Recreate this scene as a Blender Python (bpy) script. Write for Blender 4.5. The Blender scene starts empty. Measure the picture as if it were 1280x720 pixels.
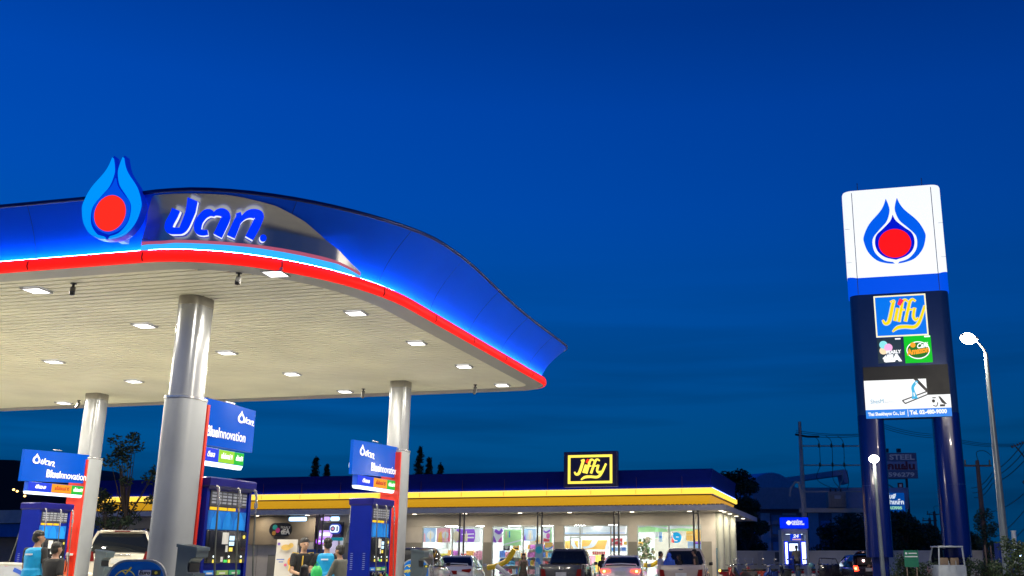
import bpy, bmesh, math, random
from mathutils import Vector, Matrix
R = math.radians
random.seed(7)
scene = bpy.context.scene
col = scene.collection
# ------------------------------------------------------------------ camera
F, PIT, CX, CY, TH, CZ = 1258., .262, 753., 360., .235, 1.4
camd = bpy.data.cameras.new('camera'); cam = bpy.data.objects.new('camera', camd); col.objects.link(cam)
camd.sensor_width = 36; camd.lens = F/1280*36; camd.shift_x = (640-CX)/1280
camd.clip_start = .1; camd.clip_end = 3000
cam.matrix_world = Matrix.Translation((0, 0, CZ)) @ Matrix.Rotation(TH, 4, 'Z') @ Matrix.Rotation(R(90)+PIT, 4, 'X')
scene.camera = cam
# ------------------------------------------------------------------ dusk sky
w = bpy.data.worlds.new('World'); scene.world = w; w.use_nodes = True
nt = w.node_tree; N = nt.nodes; Lk = nt.links
bg = N['Background']
sky = N.new('ShaderNodeTexSky'); sky.sky_type = 'NISHITA'; sky.sun_disc = False
sky.sun_elevation = R(-4); sky.sun_rotation = R(200); sky.ozone_density = 6
tc = N.new('ShaderNodeTexCoord'); sep = N.new('ShaderNodeSeparateXYZ'); Lk.new(tc.outputs['Generated'], sep.inputs[0])
ramp = N.new('ShaderNodeValToRGB'); Lk.new(sep.outputs['Z'], ramp.inputs[0])
els = [(0.0, (.0, .045, .14)), (.05, (.0, .062, .20)), (.11, (.0, .074, .25)), (.22, (.0, .074, .35)), (.33, (.0, .064, .39)), (.42, (.0, .054, .37)), (.50, (.0, .038, .28)), (1, (.0, .02, .14))]
cr = ramp.color_ramp
while len(cr.elements) < len(els): cr.elements.new(.5)
for e, (p_, c_) in zip(cr.elements, els): e.position = p_; e.color = (*c_, 1)
# soft streaks of darker cloud near the horizon
mp = N.new('ShaderNodeMapping'); mp.inputs['Scale'].default_value = (1.0, 1.0, 14); Lk.new(tc.outputs['Generated'], mp.inputs[0])
nz = N.new('ShaderNodeTexNoise'); nz.inputs['Scale'].default_value = 2.4; nz.inputs['Detail'].default_value = 5; Lk.new(mp.outputs[0], nz.inputs[0])
mr = N.new('ShaderNodeMapRange'); mr.inputs[1].default_value = .40; mr.inputs[2].default_value = .60; mr.inputs[3].default_value = 0; mr.inputs[4].default_value = 1; Lk.new(nz.outputs[0], mr.inputs[0])
lo = N.new('ShaderNodeMapRange'); lo.inputs[1].default_value = .04; lo.inputs[2].default_value = .30; lo.inputs[3].default_value = .60; lo.inputs[4].default_value = 0.0; Lk.new(sep.outputs['Z'], lo.inputs[0])
mu = N.new('ShaderNodeMath'); mu.operation = 'MULTIPLY'; Lk.new(mr.outputs[0], mu.inputs[0]); Lk.new(lo.outputs[0], mu.inputs[1])
mx = N.new('ShaderNodeMixRGB'); mx.inputs[2].default_value = (.0, .028, .10, 1); Lk.new(mu.outputs[0], mx.inputs[0]); Lk.new(ramp.outputs[0], mx.inputs[1])
# brighter towards the left (west) side of the view
lx = N.new('ShaderNodeMapRange'); lx.inputs[1].default_value = -.75; lx.inputs[2].default_value = .35; lx.inputs[3].default_value = 1.2; lx.inputs[4].default_value = .72; Lk.new(sep.outputs['X'], lx.inputs[0])
hs = N.new('ShaderNodeVectorMath'); hs.operation = 'SCALE'; Lk.new(mx.outputs[0], hs.inputs[0]); Lk.new(lx.outputs[0], hs.inputs['Scale'])
ad = N.new('ShaderNodeMixRGB'); ad.blend_type = 'ADD'; ad.inputs[0].default_value = .02; Lk.new(hs.outputs[0], ad.inputs[1]); Lk.new(sky.outputs[0], ad.inputs[2])
Lk.new(ad.outputs[0], bg.inputs[0]); bg.inputs[1].default_value = 1.0
scene.view_settings.view_transform = 'Standard'; scene.view_settings.look = 'None'
scene.view_settings.exposure = 0; scene.view_settings.gamma = 1
# ------------------------------------------------------------------ pixel helpers (photo 1280x720 -> place in the site)
def ray(x, y):
    u = (x-CX)/F; v = -(y-CY)/F
    d = (u, math.cos(PIT)-v*math.sin(PIT), math.sin(PIT)+v*math.cos(PIT))
    c, s = math.cos(TH), math.sin(TH)
    return Vector((d[0]*c-d[1]*s, d[0]*s+d[1]*c, d[2]))
def aty(x, y, Y): d = ray(x, y); t = Y/d.y; return Vector((d.x*t, Y, d.z*t+CZ))
def atx(x, y, X): d = ray(x, y); t = X/d.x; return Vector((X, d.y*t, d.z*t+CZ))
def atd(x, y, D):
    d = ray(x, y); t = D/(-d.x*math.sin(TH)+d.y*math.cos(TH)); return Vector((d.x*t, d.y*t, d.z*t+CZ))
# ------------------------------------------------------------------ materials
MC = {}
def mat(name, c, rough=.5, metal=0., em=None, es=0., var=.12, vs=4., bump=0., coat=0., bs=None, spec=None):
    if name in MC: return MC[name]
    m = bpy.data.materials.new(name); m.use_nodes = True; t = m.node_tree; b = t.nodes['Principled BSDF']
    b.inputs['Roughness'].default_value = rough; b.inputs['Metallic'].default_value = metal
    if spec is not None: b.inputs['Specular IOR Level'].default_value = spec
    if coat: b.inputs['Coat Weight'].default_value = coat
    if em is not None:
        b.inputs['Emission Color'].default_value = (*em, 1); b.inputs['Emission Strength'].default_value = es
    ra = .03 if (coat or rough < .35) else .08
    tcn = t.nodes.new('ShaderNodeTexCoord')
    n = t.nodes.new('ShaderNodeTexNoise'); n.inputs['Scale'].default_value = vs; n.inputs['Detail'].default_value = 6
    t.links.new(tcn.outputs['Object'], n.inputs[0])
    r = t.nodes.new('ShaderNodeMapRange'); r.inputs[1].default_value = .3; r.inputs[2].default_value = .7
    r.inputs[3].default_value = 1-var; r.inputs[4].default_value = 1+var; t.links.new(n.outputs[0], r.inputs[0])
    s = t.nodes.new('ShaderNodeVectorMath'); s.operation = 'SCALE'; s.inputs[0].default_value = c
    t.links.new(r.outputs[0], s.inputs['Scale']); t.links.new(s.outputs[0], b.inputs['Base Color'])
    rr = t.nodes.new('ShaderNodeMapRange'); rr.inputs[3].default_value = max(.03, rough-ra); rr.inputs[4].default_value = min(1, rough+ra)
    t.links.new(n.outputs[0], rr.inputs[0]); t.links.new(rr.outputs[0], b.inputs['Roughness'])
    if bump:
        n2 = t.nodes.new('ShaderNodeTexNoise'); n2.inputs['Scale'].default_value = bs or vs*8; t.links.new(tcn.outputs['Object'], n2.inputs[0])
        bu = t.nodes.new('ShaderNodeBump'); bu.inputs['Strength'].default_value = bump; bu.inputs['Distance'].default_value = .02
        t.links.new(n2.outputs[0], bu.inputs['Height']); t.links.new(bu.outputs[0], b.inputs['Normal'])
    MC[name] = m
    return m
def emis(name, c, s, base=(.02, .02, .02)):
    return mat(name, tuple(q*.4 for q in base), .45, em=c, es=s, var=.05, spec=.15)
def glass(name, tint=(.02, .025, .03), alpha=None, rough=.03):
    if name in MC: return MC[name]
    m = bpy.data.materials.new(name); m.use_nodes = True; t = m.node_tree; b = t.nodes['Principled BSDF']
    b.inputs['Base Color'].default_value = (*tint, 1); b.inputs['Roughness'].default_value = rough; b.inputs['IOR'].default_value = 1.5
    if alpha is not None:     # thin pane: glossy reflection over a clear view through
        out = t.nodes['Material Output']; tr = t.nodes.new('ShaderNodeBsdfTransparent'); tr.inputs[0].default_value = (*tint, 1)
        gl = t.nodes.new('ShaderNodeBsdfGlossy'); gl.inputs['Roughness'].default_value = rough
        fr = t.nodes.new('ShaderNodeFresnel'); fr.inputs[0].default_value = 1.45
        ms = t.nodes.new('ShaderNodeMixShader'); t.links.new(fr.outputs[0], ms.inputs[0]); t.links.new(tr.outputs[0], ms.inputs[1]); t.links.new(gl.outputs[0], ms.inputs[2])
        t.links.new(ms.outputs[0], out.inputs[0])
    MC[name] = m
    return m
# ------------------------------------------------------------------ mesh builder
class MB:
    def __init__(s): s.v = []; s.f = []; s.M = Matrix.Identity(4)
    def add(s, vs, fs):
        o = len(s.v); s.v += [tuple(s.M @ Vector(q)) for q in vs]; s.f += [tuple(i+o for i in f) for f in fs]; return s
    def box(s, c, d, rz=0., M=None, bev=0.):
        x, y, z = d[0]/2, d[1]/2, d[2]/2
        b = min(bev, x*.9, y*.9, z*.9)
        m = Matrix.Translation(c) @ Matrix.Rotation(rz, 4, 'Z') if M is None else M
        if b <= 0:
            vs = [m @ Vector(q) for q in [(-x,-y,-z),(x,-y,-z),(x,y,-z),(-x,y,-z),(-x,-y,z),(x,-y,z),(x,y,z),(-x,y,z)]]
            return s.add(vs, [(0,3,2,1),(4,5,6,7),(0,1,5,4),(1,2,6,5),(2,3,7,6),(3,0,4,7)])
        bm = bmesh.new(); bmesh.ops.create_cube(bm, size=1)
        for q in bm.verts: q.co = Vector((q.co.x*2*x, q.co.y*2*y, q.co.z*2*z))
        bmesh.ops.bevel(bm, geom=list(bm.edges), offset=b, segments=2, affect='EDGES', profile=.5)
        bm.verts.index_update()
        s.add([m @ q.co for q in bm.verts], [tuple(q.index for q in f.verts) for f in bm.faces]); bm.free(); return s
    def prism(s, poly, h0, h1, ax='Z', tri=False):
        # poly in 2D, extruded along ax from h0 to h1.  ax Z:(x,y) ; ax Y:(x,z) ; ax X:(y,z)
        f = {'Z': lambda a, b, h: (a, b, h), 'Y': lambda a, b, h: (a, h, b), 'X': lambda a, b, h: (h, a, b)}[ax]
        n = len(poly); vs = [f(a, b, h0) for a, b in poly]+[f(a, b, h1) for a, b in poly]
        fs = [(i, (i+1) % n, n+(i+1) % n, n+i) for i in range(n)]
        fs += [tuple(range(n-1, -1, -1)), tuple(range(n, 2*n))]
        return s.add(vs, fs)
    def loft(s, rings, closed=True, cap=True):
        n = len(rings[0]); vs = [q for r in rings for q in r]; fs = []
        for i in range(len(rings)-1):
            for j in range(n if closed else n-1):
                k = (j+1) % n; fs.append((i*n+j, i*n+k, (i+1)*n+k, (i+1)*n+j))
        if cap and closed: fs += [tuple(range(n-1, -1, -1)), tuple(range((len(rings)-1)*n, len(rings)*n))]
        return s.add(vs, fs)
    def cyl(s, a, b, r0, r1=None, n=12):
        r1 = r0 if r1 is None else r1; a = Vector(a); b = Vector(b); d = (b-a).normalized()
        u = d.orthogonal().normalized(); v = d.cross(u)
        ring = lambda p, r: [p+u*r*math.cos(2*math.pi*i/n)+v*r*math.sin(2*math.pi*i/n) for i in range(n)]
        return s.loft([ring(a, r0), ring(b, r1)])
    def tube(s, pts, r, n=8):
        pts = [Vector(p) for p in pts]; rr = r if isinstance(r, (list, tuple)) else [r]*len(pts); rings = []; u = None
        for i, p in enumerate(pts):
            d = (pts[min(i+1, len(pts)-1)]-pts[max(i-1, 0)])
            if d.length < 1e-9: d = Vector((0, 0, 1))
            d.normalize(); u = d.orthogonal() if u is None else u-d*u.dot(d)
            if u.length < 1e-6: u = d.orthogonal()
            u.normalize(); v = d.cross(u)
            rings.append([p+u*rr[i]*math.cos(2*math.pi*k/n)+v*rr[i]*math.sin(2*math.pi*k/n) for k in range(n)])
        return s.loft(rings)
    def ball(s, c, r, n=12, m=8):
        r = (r, r, r) if not isinstance(r, (tuple, list)) else r; c = Vector(c); rings = []
        for i in range(1, m):
            a = math.pi*i/m
            rings.append([c+Vector((r[0]*math.sin(a)*math.cos(2*math.pi*k/n), r[1]*math.sin(a)*math.sin(2*math.pi*k/n), -r[2]*math.cos(a))) for k in range(n)])
        return s.loft(rings)
    def obj(s, name, m, parent=None, smooth=None, loc=None):
        me = bpy.data.meshes.new(name); me.from_pydata(s.v, [], s.f); me.validate()
        bm = bmesh.new(); bm.from_mesh(me); bmesh.ops.recalc_face_normals(bm, faces=bm.faces)
        if smooth is not None:
            for f in bm.faces: f.smooth = True
            for e in bm.edges:
                if len(e.link_faces) == 2 and e.calc_face_angle(0) > smooth: e.smooth = False
        bm.to_mesh(me); bm.free()
        me.materials.append(m)
        o = bpy.data.objects.new(name, me); col.objects.link(o)
        if parent: o.parent = parent
        if loc is not None: o.location = loc
        return o
SM = R(35)
def tag(o, label=None, cat=None, group=None, kind=None):
    if label: o['label'] = label
    if cat: o['category'] = cat
    if group: o['group'] = group
    if kind: o['kind'] = kind
    return o
def thing(name, label, cat, loc=(0, 0, 0), rz=0., group=None):
    o = bpy.data.objects.new(name, None); col.objects.link(o); o.location = loc; o.rotation_euler = (0, 0, rz); o.empty_display_size = .2
    return tag(o, label, cat, group)
def children(o): return [c for c in col.objects if c.parent == o]
def dup(o, loc=None, rz=None, label=None, parent=None, kids=None):
    if kids is None:
        kids = {}
        for c in col.objects:
            if c.parent: kids.setdefault(c.parent.name, []).append(c)
    c = o.copy(); col.objects.link(c)
    if parent: c.parent = parent
    if loc is not None: c.location = loc
    if rz is not None: c.rotation_euler = (0, 0, rz)
    if label: c['label'] = label
    for k in kids.get(o.name, []): dup(k, parent=c, kids=kids)
    return c
def fill2d(poly):
    n = len(poly); bm = bmesh.new(); vs = [bm.verts.new((a, b, 0)) for a, b in poly]
    es = [bm.edges.new((vs[i], vs[(i+1) % n])) for i in range(n)]
    bmesh.ops.triangle_fill(bm, use_beauty=True, edges=es); bm.verts.index_update()
    tri = [tuple(q.index for q in f.verts) for f in bm.faces]; got = sum(f.calc_area() for f in bm.faces); bm.free()
    want = abs(sum(poly[i][0]*poly[(i+1) % n][1]-poly[(i+1) % n][0]*poly[i][1] for i in range(n)))/2
    if n % 2 == 0 and n > 8 and abs(got-want) > .03*want:      # self-crossing stroke: bridge its two sides instead
        tri = [(i, i+1, n-2-i, n-1-i) for i in range(n//2-1)]
    return tri
def flat(v, polys, name, m, parent, T, depth=.01):
    """v: unused. polys: list of closed 2D outlines; each becomes a thin plate. T maps (a,b,h)->3D"""
    mb = MB()
    for poly in polys:
        tri = fill2d(poly); n = len(poly)
        P0 = [T(a, b, 0) for a, b in poly]; P1 = [T(a, b, depth) for a, b in poly]
        mb.add(P0+P1, [t[::-1] for t in tri]+[tuple(i+n for i in t) for t in tri]+[(i, (i+1) % n, n+(i+1) % n, n+i) for i in range(n)])
    return mb.obj(name, m, parent)
def spline(pts, k=6, closed=False):
    n = len(pts); out = []
    rng = range(n) if closed else range(n-1)
    g = (lambda i: pts[i % n]) if closed else (lambda i: pts[max(0, min(n-1, i))])
    for i in rng:
        p0, p1, p2, p3 = g(i-1), g(i), g(i+1), g(i+2)
        for j in range(k):
            t = j/k
            out.append(tuple(.5*((2*b)+(-a+c)*t+(2*a-5*b+4*c-d)*t*t+(-a+3*b-3*c+d)*t**3) for a, b, c, d in zip(p0, p1, p2, p3)))
    if not closed: out.append(tuple(pts[-1]))
    return out
def ribbon(pts, wd, smooth=True, k=5):
    """outline polygon around a stroke; wd a number or a list per control point"""
    ws = wd if isinstance(wd, (list, tuple)) else [wd]*len(pts)
    q = [(a, b, c) for (a, b), c in zip(pts, ws)]
    q = spline(q, k) if smooth and len(q) > 2 else q
    L_, R_ = [], []
    for i, (x, y, ww) in enumerate(q):
        a = q[max(0, i-1)]; b = q[min(len(q)-1, i+1)]; dx, dy = b[0]-a[0], b[1]-a[1]; l = math.hypot(dx, dy) or 1
        L_.append((x-dy/l*ww/2, y+dx/l*ww/2)); R_.append((x+dy/l*ww/2, y-dx/l*ww/2))
    return L_+R_[::-1]
def circ(cx, cy, rx, ry=None, n=28): ry = ry or rx; return [(cx+rx*math.cos(2*math.pi*i/n), cy+ry*math.sin(2*math.pi*i/n)) for i in range(n)]
def rrect(x0, y0, x1, y1, r, n=5):
    out = []
    for cx, cy, a in ((x1-r, y0+r, -90), (x1-r, y1-r, 0), (x0+r, y1-r, 90), (x0+r, y0+r, 180)):
        out += [(cx+r*math.cos(R(a+90*i/n)), cy+r*math.sin(R(a+90*i/n))) for i in range(n+1)]
    return out
def TF(origin, ex, ey):
    o = Vector(origin); ex = Vector(ex).normalized(); ey = Vector(ey).normalized(); n = ex.cross(ey)
    return lambda a, b, h: o+ex*a+ey*b+n*h
def text(body, size, m, parent, origin, ex, ey, h=.006, sh=0., align='CENTER', name='lettering', bold=0., width=None):
    cu = bpy.data.curves.new(name, 'FONT'); cu.body = body; cu.size = size; cu.shear = sh; cu.align_x = align; cu.align_y = 'CENTER'
    cu.extrude = h/2; cu.offset = bold; cu.resolution_u = 3
    tmp = bpy.data.objects.new(name+'_tmp', cu); col.objects.link(tmp)
    dg = bpy.context.evaluated_depsgraph_get(); me = bpy.data.meshes.new_from_object(tmp.evaluated_get(dg))
    col.objects.unlink(tmp); bpy.data.objects.remove(tmp); bpy.data.curves.remove(cu)
    ex = Vector(ex).normalized(); ey = Vector(ey).normalized(); n = ex.cross(ey)
    if width and len(me.vertices):
        xs = [v.co.x for v in me.vertices]; k = width/max(1e-6, max(xs)-min(xs))
        for v in me.vertices: v.co.x *= k
    Mx = Matrix((ex, ey, n)).transposed().to_4x4(); Mx.translation = Vector(origin)+n*h/2
    me.transform(Mx); me.name = name
    me.materials.clear(); me.materials.append(m)
    o = bpy.data.objects.new(name, me); col.objects.link(o); o.parent = parent
    return o
# flame emblem, measured on the pylon face: half outlines (dx from the axis, y down)
FO = [(31.5,112),(45,150),(70,190),(134,260),(168,330),(169,370),(149,430),(105,480),(53,500),(8,506)]
FI = [(8,497),(65,482),(108,440),(122,395),(117,345),(81,300),(35,250),(15,190),(19,150),(31,112)]
DR = [(0,212),(16,250),(61,295),(98,330),(109,380),(95,430),(57,465),(0,483)]
def emblem_shapes(s):
    """unit: total width = s, origin at the ball"""
    k = s/338.
    f = lambda p, sg: [(sg*a*k, (385-b)*k) for a, b in p]
    fo = spline(FO, 4); fi = spline(FI, 4)
    right = f(fo+fi[1:-1], 1); left = f(fo+fi[1:-1], -1)[::-1]
    d = spline(DR, 4); drop = f(d, 1)+f(d[::-1][1:-1], -1)
    ball = circ(0, 0, 90*k, 86*k)
    tops = [(31.5,104),(10,170),(0,208)]
    outer = f([(0,200),(8,165),(22,120),(31,98)]+[(a+6, b) for a, b in fo[1:]], 1)
    outer = outer+f(([(0,200),(8,165),(22,120),(31,98)]+[(a+6, b) for a, b in fo[1:]])[::-1], -1)[:-1]
    return right, left, drop, ball, outer
# "Jiffy" script lettering as strokes in a 100 x 60 box
JIFFY = [([(22,53),(30,55),(27,48),(17,20),(8,15),(3,22)], [4,5,7,7.5,6,4]),
         ([(37,42),(29,19)], [6.5,6.5]),
         ([(60,52),(54,56),(48,52),(45,42),(37,17)], [4,5,6.3,6.3,6.3]),
         ([(76,52),(70,56),(64,52),(60,42),(51,17)], [4,5,6.3,6.3,6.3]),
         ([(73,41),(69,26),(73,19),(79,23)], [6,6,5.5,3.5]),
         ([(95,44),(82,18),(70,7),(50,8),(34,7),(22,0)], [5,6.5,7,7,7,3]),
         ([(40,38),(52,38)], [4,4]), ([(56,38),(68,38)], [4,4])]
JDOT = [(37,47),(45,56),(37,56)]
def jiffy(parent, T, wdt, m, mdot, h):
    k = wdt/100.
    flat(0, [[(a*k, b*k) for a, b in ribbon(p, ww)] for p, ww in JIFFY], 'lettering', m, parent, T, h)
    flat(0, [[(a*k, b*k) for a, b in ribbon([(38,47),(44,56)], [6,8])]], 'letter_dot', mdot, parent, T, h+.004)
# ================================================================== GROUND
con = mat('concrete_yard', (.42, .41, .34), .55, var=.25, vs=.35, bump=.2)
g = MB().box((0, 300, -.25), (1600, 1600, .5)).obj('ground', mat('soil', (.06, .06, .05), .9, var=.3, vs=.1)); tag(g, kind='structure')
f = MB().box((-15, 35, .002-.05+.0), (110, 100, .104)).obj('forecourt', con); f.location = (0, 0, 0); tag(f, kind='structure')
GZ = .05
# island kerbs
kerb = mat('kerb_paint', (.55, .55, .52), .6, var=.2)
for nm, cx in (('near', -10.0), ('far', -18.3), ('third', -26.6)):
    o = MB().prism(rrect(cx-.62, 11.9, cx+.62, 24.1, .6), .05, .17).obj('pump_island', kerb); tag(o, kind='structure')
# ================================================================== CANOPY
ZC = 5.4; XR = -6.9; YF = 11.65; YB = 23.65; XL = -44.
def base_path():
    P = []
    x = XL
    while x < -9.6: P.append((x, YF, 0, -1)); x += .9
    n = 18
    for i in range(n+1):
        t = math.pi/2*i/n; a, b = 2.5, 3.5
        P.append((XR-a+a*math.sin(t), YF+b-b*math.cos(t), b*math.sin(t), -a*math.cos(t)))
    y = YF+3.5+.8
    while y < YB-1.1: P.append((XR, y, 1, 0)); y += .8
    for i in range(9):
        t = math.pi/2*i/8; r = .9
        P.append((XR-r+r*math.cos(t), YB-r+r*math.sin(t), math.cos(t), math.sin(t)))
    x = XR-1.8
    while x > XL: P.append((x, YB, 0, 1)); x -= .9
    P.append((XL, YB, 0, 1))
    out = []
    s = 0; last = None
    for x, y, nx, ny in P:
        l = math.hypot(nx, ny); nx /= l; ny /= l
        if last: s += math.hypot(x-last[0], y-last[1])
        out.append((x, y, nx, ny, s)); last = (x, y)
    return out
BP = base_path()
def off(p, o, z): return (p[0]+p[2]*o, p[1]+p[3]*o, z)
def flare(p):      # the fascia leans out more along the side than along the front
    return .20+.30*max(0, p[2]) + .12*max(0, p[3])
def at_s(s):
    for a, b in zip(BP, BP[1:]):
        if b[4] >= s:
            t = (s-a[4])/max(1e-9, b[4]-a[4]); q = [a[i]+(b[i]-a[i])*t for i in range(5)]
            l = math.hypot(q[2], q[3]); return (q[0], q[1], q[2]/l, q[3]/l, s)
    return BP[-1]
def hit_s(px, py, o):
    """distance along the fascia and height where a sight line meets the surface at offset o"""
    d = ray(px, py)
    best = None
    for a, b in zip(BP, BP[1:]):
        A = off(a, o, 0); B = off(b, o, 0)
        den = d.x*(B[1]-A[1])-d.y*(B[0]-A[0])
        if abs(den) < 1e-9: continue
        t = (A[0]*(B[1]-A[1])-A[1]*(B[0]-A[0]))/den
        u = (A[0]*d.y-A[1]*d.x)/den
        if t > 0 and -1e-6 <= u <= 1+1e-6 and (best is None or t < best[0]): best = (t, a[4]+u*(b[4]-a[4]))
    return best[1], best[0]*d.z+CZ
canopy = thing('fuel_canopy', 'long blue fuel station canopy with red lit band and flaring rounded end', 'canopy')
steelw = mat('ceiling_panel', (.87, .84, .67), .45, var=.09, vs=.6)
# ribbed ceiling: narrow boards running along the canopy
mb = MB()
inner = [off(p, -.42, ZC+.03) for p in BP]
def xr_at(y):
    xs = []
    for a, b in zip(inner, inner[1:]+inner[:1]):
        if (a[1]-y)*(b[1]-y) <= 0 and a[1] != b[1]:
            xs.append(a[0]+(b[0]-a[0])*(y-a[1])/(b[1]-a[1]))
    return max(xs) if xs else None
y = YF+.43
pitch = .19
rows = []
while y < YB-.43:
    x1 = xr_at(min(max(y+.06, YF+.43), YB-.43)) 
    if x1:
        z = ZC+.02
        mb.add([(XL, y, z), (x1, y, z), (x1, y+pitch-.040, z), (XL, y+pitch-.040, z), (XL, y+pitch-.02, z+.030), (x1, y+pitch-.02, z+.030), (XL, y+pitch, z+.030), (x1, y+pitch, z+.030), (XL, y+pitch+.001, z-.001), (x1, y+pitch+.001, z-.001)],
               [(0, 1, 2, 3), (3, 2, 5, 4), (4, 5, 7, 6), (6, 7, 9, 8)])
    y += pitch
mb.obj('ceiling', steelw, canopy)
MB().box(((XL+XR-3.2)/2, (YF+YB)/2, ZC+.12), (XR-3.2-XL, YB-YF-1.2, .02)).obj('ceiling_light_block', mat('light_block', (.2, .2, .2), .8), canopy)  # unseen slab added above the boards to stop light leaking through
trim = mat('soffit_trim', (.42, .41, .38), .4, metal=.3, var=.05)
r0 = [off(p, -.45, ZC+.012) for p in BP]; r1 = [off(p, -.03, ZC) for p in BP]
MB().loft([r0, r1], closed=False, cap=False).obj('soffit_edge', trim, canopy, SM)
# red lit band
FP = [p for p in BP if not p[3] > .9]; RP = [p for p in BP if p[3] > .8]; FF = [p for p in BP if not p[3] > .45]; RF = [p for p in BP if p[3] > .35]
red = emis('red_light_band', (1., .012, .008), 1.05, (.4, .01, .01))
prof = [(-.03, ZC), (.02, ZC+.012), (.045, ZC+.06), (.035, ZC+.13), (.012, ZC+.172), (-.004, ZC+.172), (-.006, ZC+.155), (-.10, ZC+.157)]
MB().loft([[off(p, o, z) for p in FP] for o, z in prof], closed=False, cap=False).obj('red_band', red, canopy, R(80))
MB().loft([[off(p, o, z) for p in RP] for o, z in prof], closed=False, cap=False).obj('rear_edge', trim, canopy, R(80))
mb = MB()
S_END = BP[-1][4]
S_C = [p for p in BP if p[0] > -9.5][0][4]
s = S_C-1.9*16
k = 0
while s < S_END-3:
    if s > 0.2:
        q = at_s(s); tx, ty = -q[3], q[2]
        pts = []
        for dz in (0,):
            for o, z in ((.02, ZC+.012), (.047, ZC+.06), (.033, ZC+.13)): 
                pts.append((q[0]+q[2]*o, q[1]+q[3]*o, z))
        MB().tube(pts, .010, 5).obj('band_joint', mat('band_joint_red', (.25, .01, .01), .5), canopy)
    s += 1.9
# led trough on top of the band, washing the fascia
led = emis('led_strip', (.24, .58, 1.0), 52., (.5, .5, .5))
MB().loft([[off(p, o, z) for p in FP] for o, z in ((-.030, ZC+.160), (-.012, ZC+.160), (-.011, ZC+.183))], closed=False, cap=False).obj('led_strip', led, canopy)
# blue fascia, concave
blue = mat('fascia_blue', (.0, .115, .95), .45, var=.06, vs=.6, spec=.08)
def fo(p, v): return -.10+(flare(p)+.10)*(v**1.55)
def fH(p): return .76+(.20*math.exp(-((p[1]-16.0)/2.3)**2) if p[2] > .3 and p[3] < .3 else 0)
def fz(p, v): return ZC+.16+v*fH(p)
rings = [[off(p, fo(p, v), fz(p, v)) for p in BP] for v in [i/14 for i in range(15)]]
MB().loft([[off(p, fo(p, v), fz(p, v)) for p in FF] for v in [i/14 for i in range(15)]], closed=False, cap=False).obj('fascia', blue, canopy, R(60))
MB().loft([[off(p, fo(p, v), fz(p, v)) for p in RF] for v in [i/14 for i in range(15)]], closed=False, cap=False).obj('rear_fascia', mat('rear_silver', (.62, .55, .48), .3, metal=.5), canopy, R(60))
seam = MB()
for s in [S_C-1.9*i for i in range(1, 17)]+[S_C+.0+1.9*i for i in range(1, 9)]:
    q = at_s(s)
    MB().tube([off(q, fo(q, v)+.001, fz(q, v)) for v in [i/8 for i in range(9)]], .0022, 4).obj('fascia_joint', mat('joint_dark', (.01, .015, .06), .6), canopy)
lip = mat('lip_navy', (.004, .018, .16), .35, metal=.3)
MB().loft([[off(p, flare(p)+o, ZC+z+fH(p)-.76) for p in BP] for o, z in ((0, .92), (.02, .925), (.03, .95), (.02, .975), (-.03, .99), (-.6, 1.02))], closed=False, cap=False).obj('fascia_lip', lip, canopy, R(70))
MB().loft([[off(p, -.58, ZC+1.0+fH(p)-.76) for p in BP], [off(p, -4.5, ZC+1.25) for p in BP]], closed=False, cap=False).obj('roof', mat('roof_sheet', (.25, .27, .3), .5), canopy)
# silver strip put in for the bright reflection on the long roof edge
cp = [(q[0]+.30, q[1], ZC+1.03+fH(q)-.76) for q in BP if q[2] > .99 and 16.8 < q[1] < 20.6]
MB().tube(cp, [.012]+[.035]*(len(cp)-2)+[.045], 8).obj('roof_edge_glint', mat('glint_alu', (.85, .85, .8), .2, metal=.9), canopy, SM)
# --- silver sign panel at the rounded corner
OFFP = .12
TOPL = [(170, 298), (180, 268), (196, 247), (250, 246), (300, 253), (340, 263), (375, 279), (410, 302), (440, 326), (458, 339)]
BOTL = [(170, 299), (200, 300), (250, 300.5), (300, 304), (340, 308.5), (375, 314.5), (410, 322.5), (440, 332.5), (458, 340)]
tl = [hit_s(a, b, OFFP) for a, b in TOPL]; bl = [hit_s(a, b, OFFP) for a, b in BOTL]
def interp(tb, s):
    for (a, b), (c, d) in zip(tb, tb[1:]):
        if a <= s <= c: return b+(d-b)*(s-a)/max(1e-9, c-a)
    return tb[0][1] if s < tb[0][0] else tb[-1][1]
s0, s1 = tl[0][0], tl[-1][0]
n = 60; top = []; bot = []; shelf = []; inn = []; topi = []
for i in range(n+1):
    s = s0+(s1-s0)*i/n; q = at_s(s); zt, zb = interp(tl, s), interp(bl, s); zt = max(zt, zb+.002)
    zt = min(zt, ZC+.90)
    fr = max(0, min(1, (zt-ZC-.16)/.76)); 
    e = min(1, 6*min(i, n-i)/n)
    ob = OFFP*e+.0
    top.append(off(q, max(ob, fo(q, fr)+.005), zt)); bot.append(off(q, ob, zb))
    vb = max(0, (zb-ZC-.16)/.76); inn.append(off(q, fo(q, vb)*1+.0, zb+.015)); shelf.append(off(q, ob-.03*e, ZC+.165+.0))
silver = mat('sign_silver', (.46, .45, .43), .30, metal=.78, var=.08, vs=.8)
prow = []
for k in range(13):
    r_ = []
    for i in range(n+1):
        s = s0+(s1-s0)*i/n; q = at_s(s); z = bot[i][2]+(top[i][2]-bot[i][2])*k/12; e = min(1, 6*min(i, n-i)/n)
        r_.append(off(q, max(OFFP*e, fo(q, max(0, (z-ZC-.16)/.76))+.005), z))
    prow.append(r_)
MB().loft(prow, closed=False, cap=False).obj('sign_panel', silver, canopy, R(80))
whitep = mat('white_gloss', (.72, .70, .70), .3, var=.03)
cyan = emis('cyan_light_band', (.03, .42, 1.0), 1.15, (.1, .3, .5))
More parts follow.
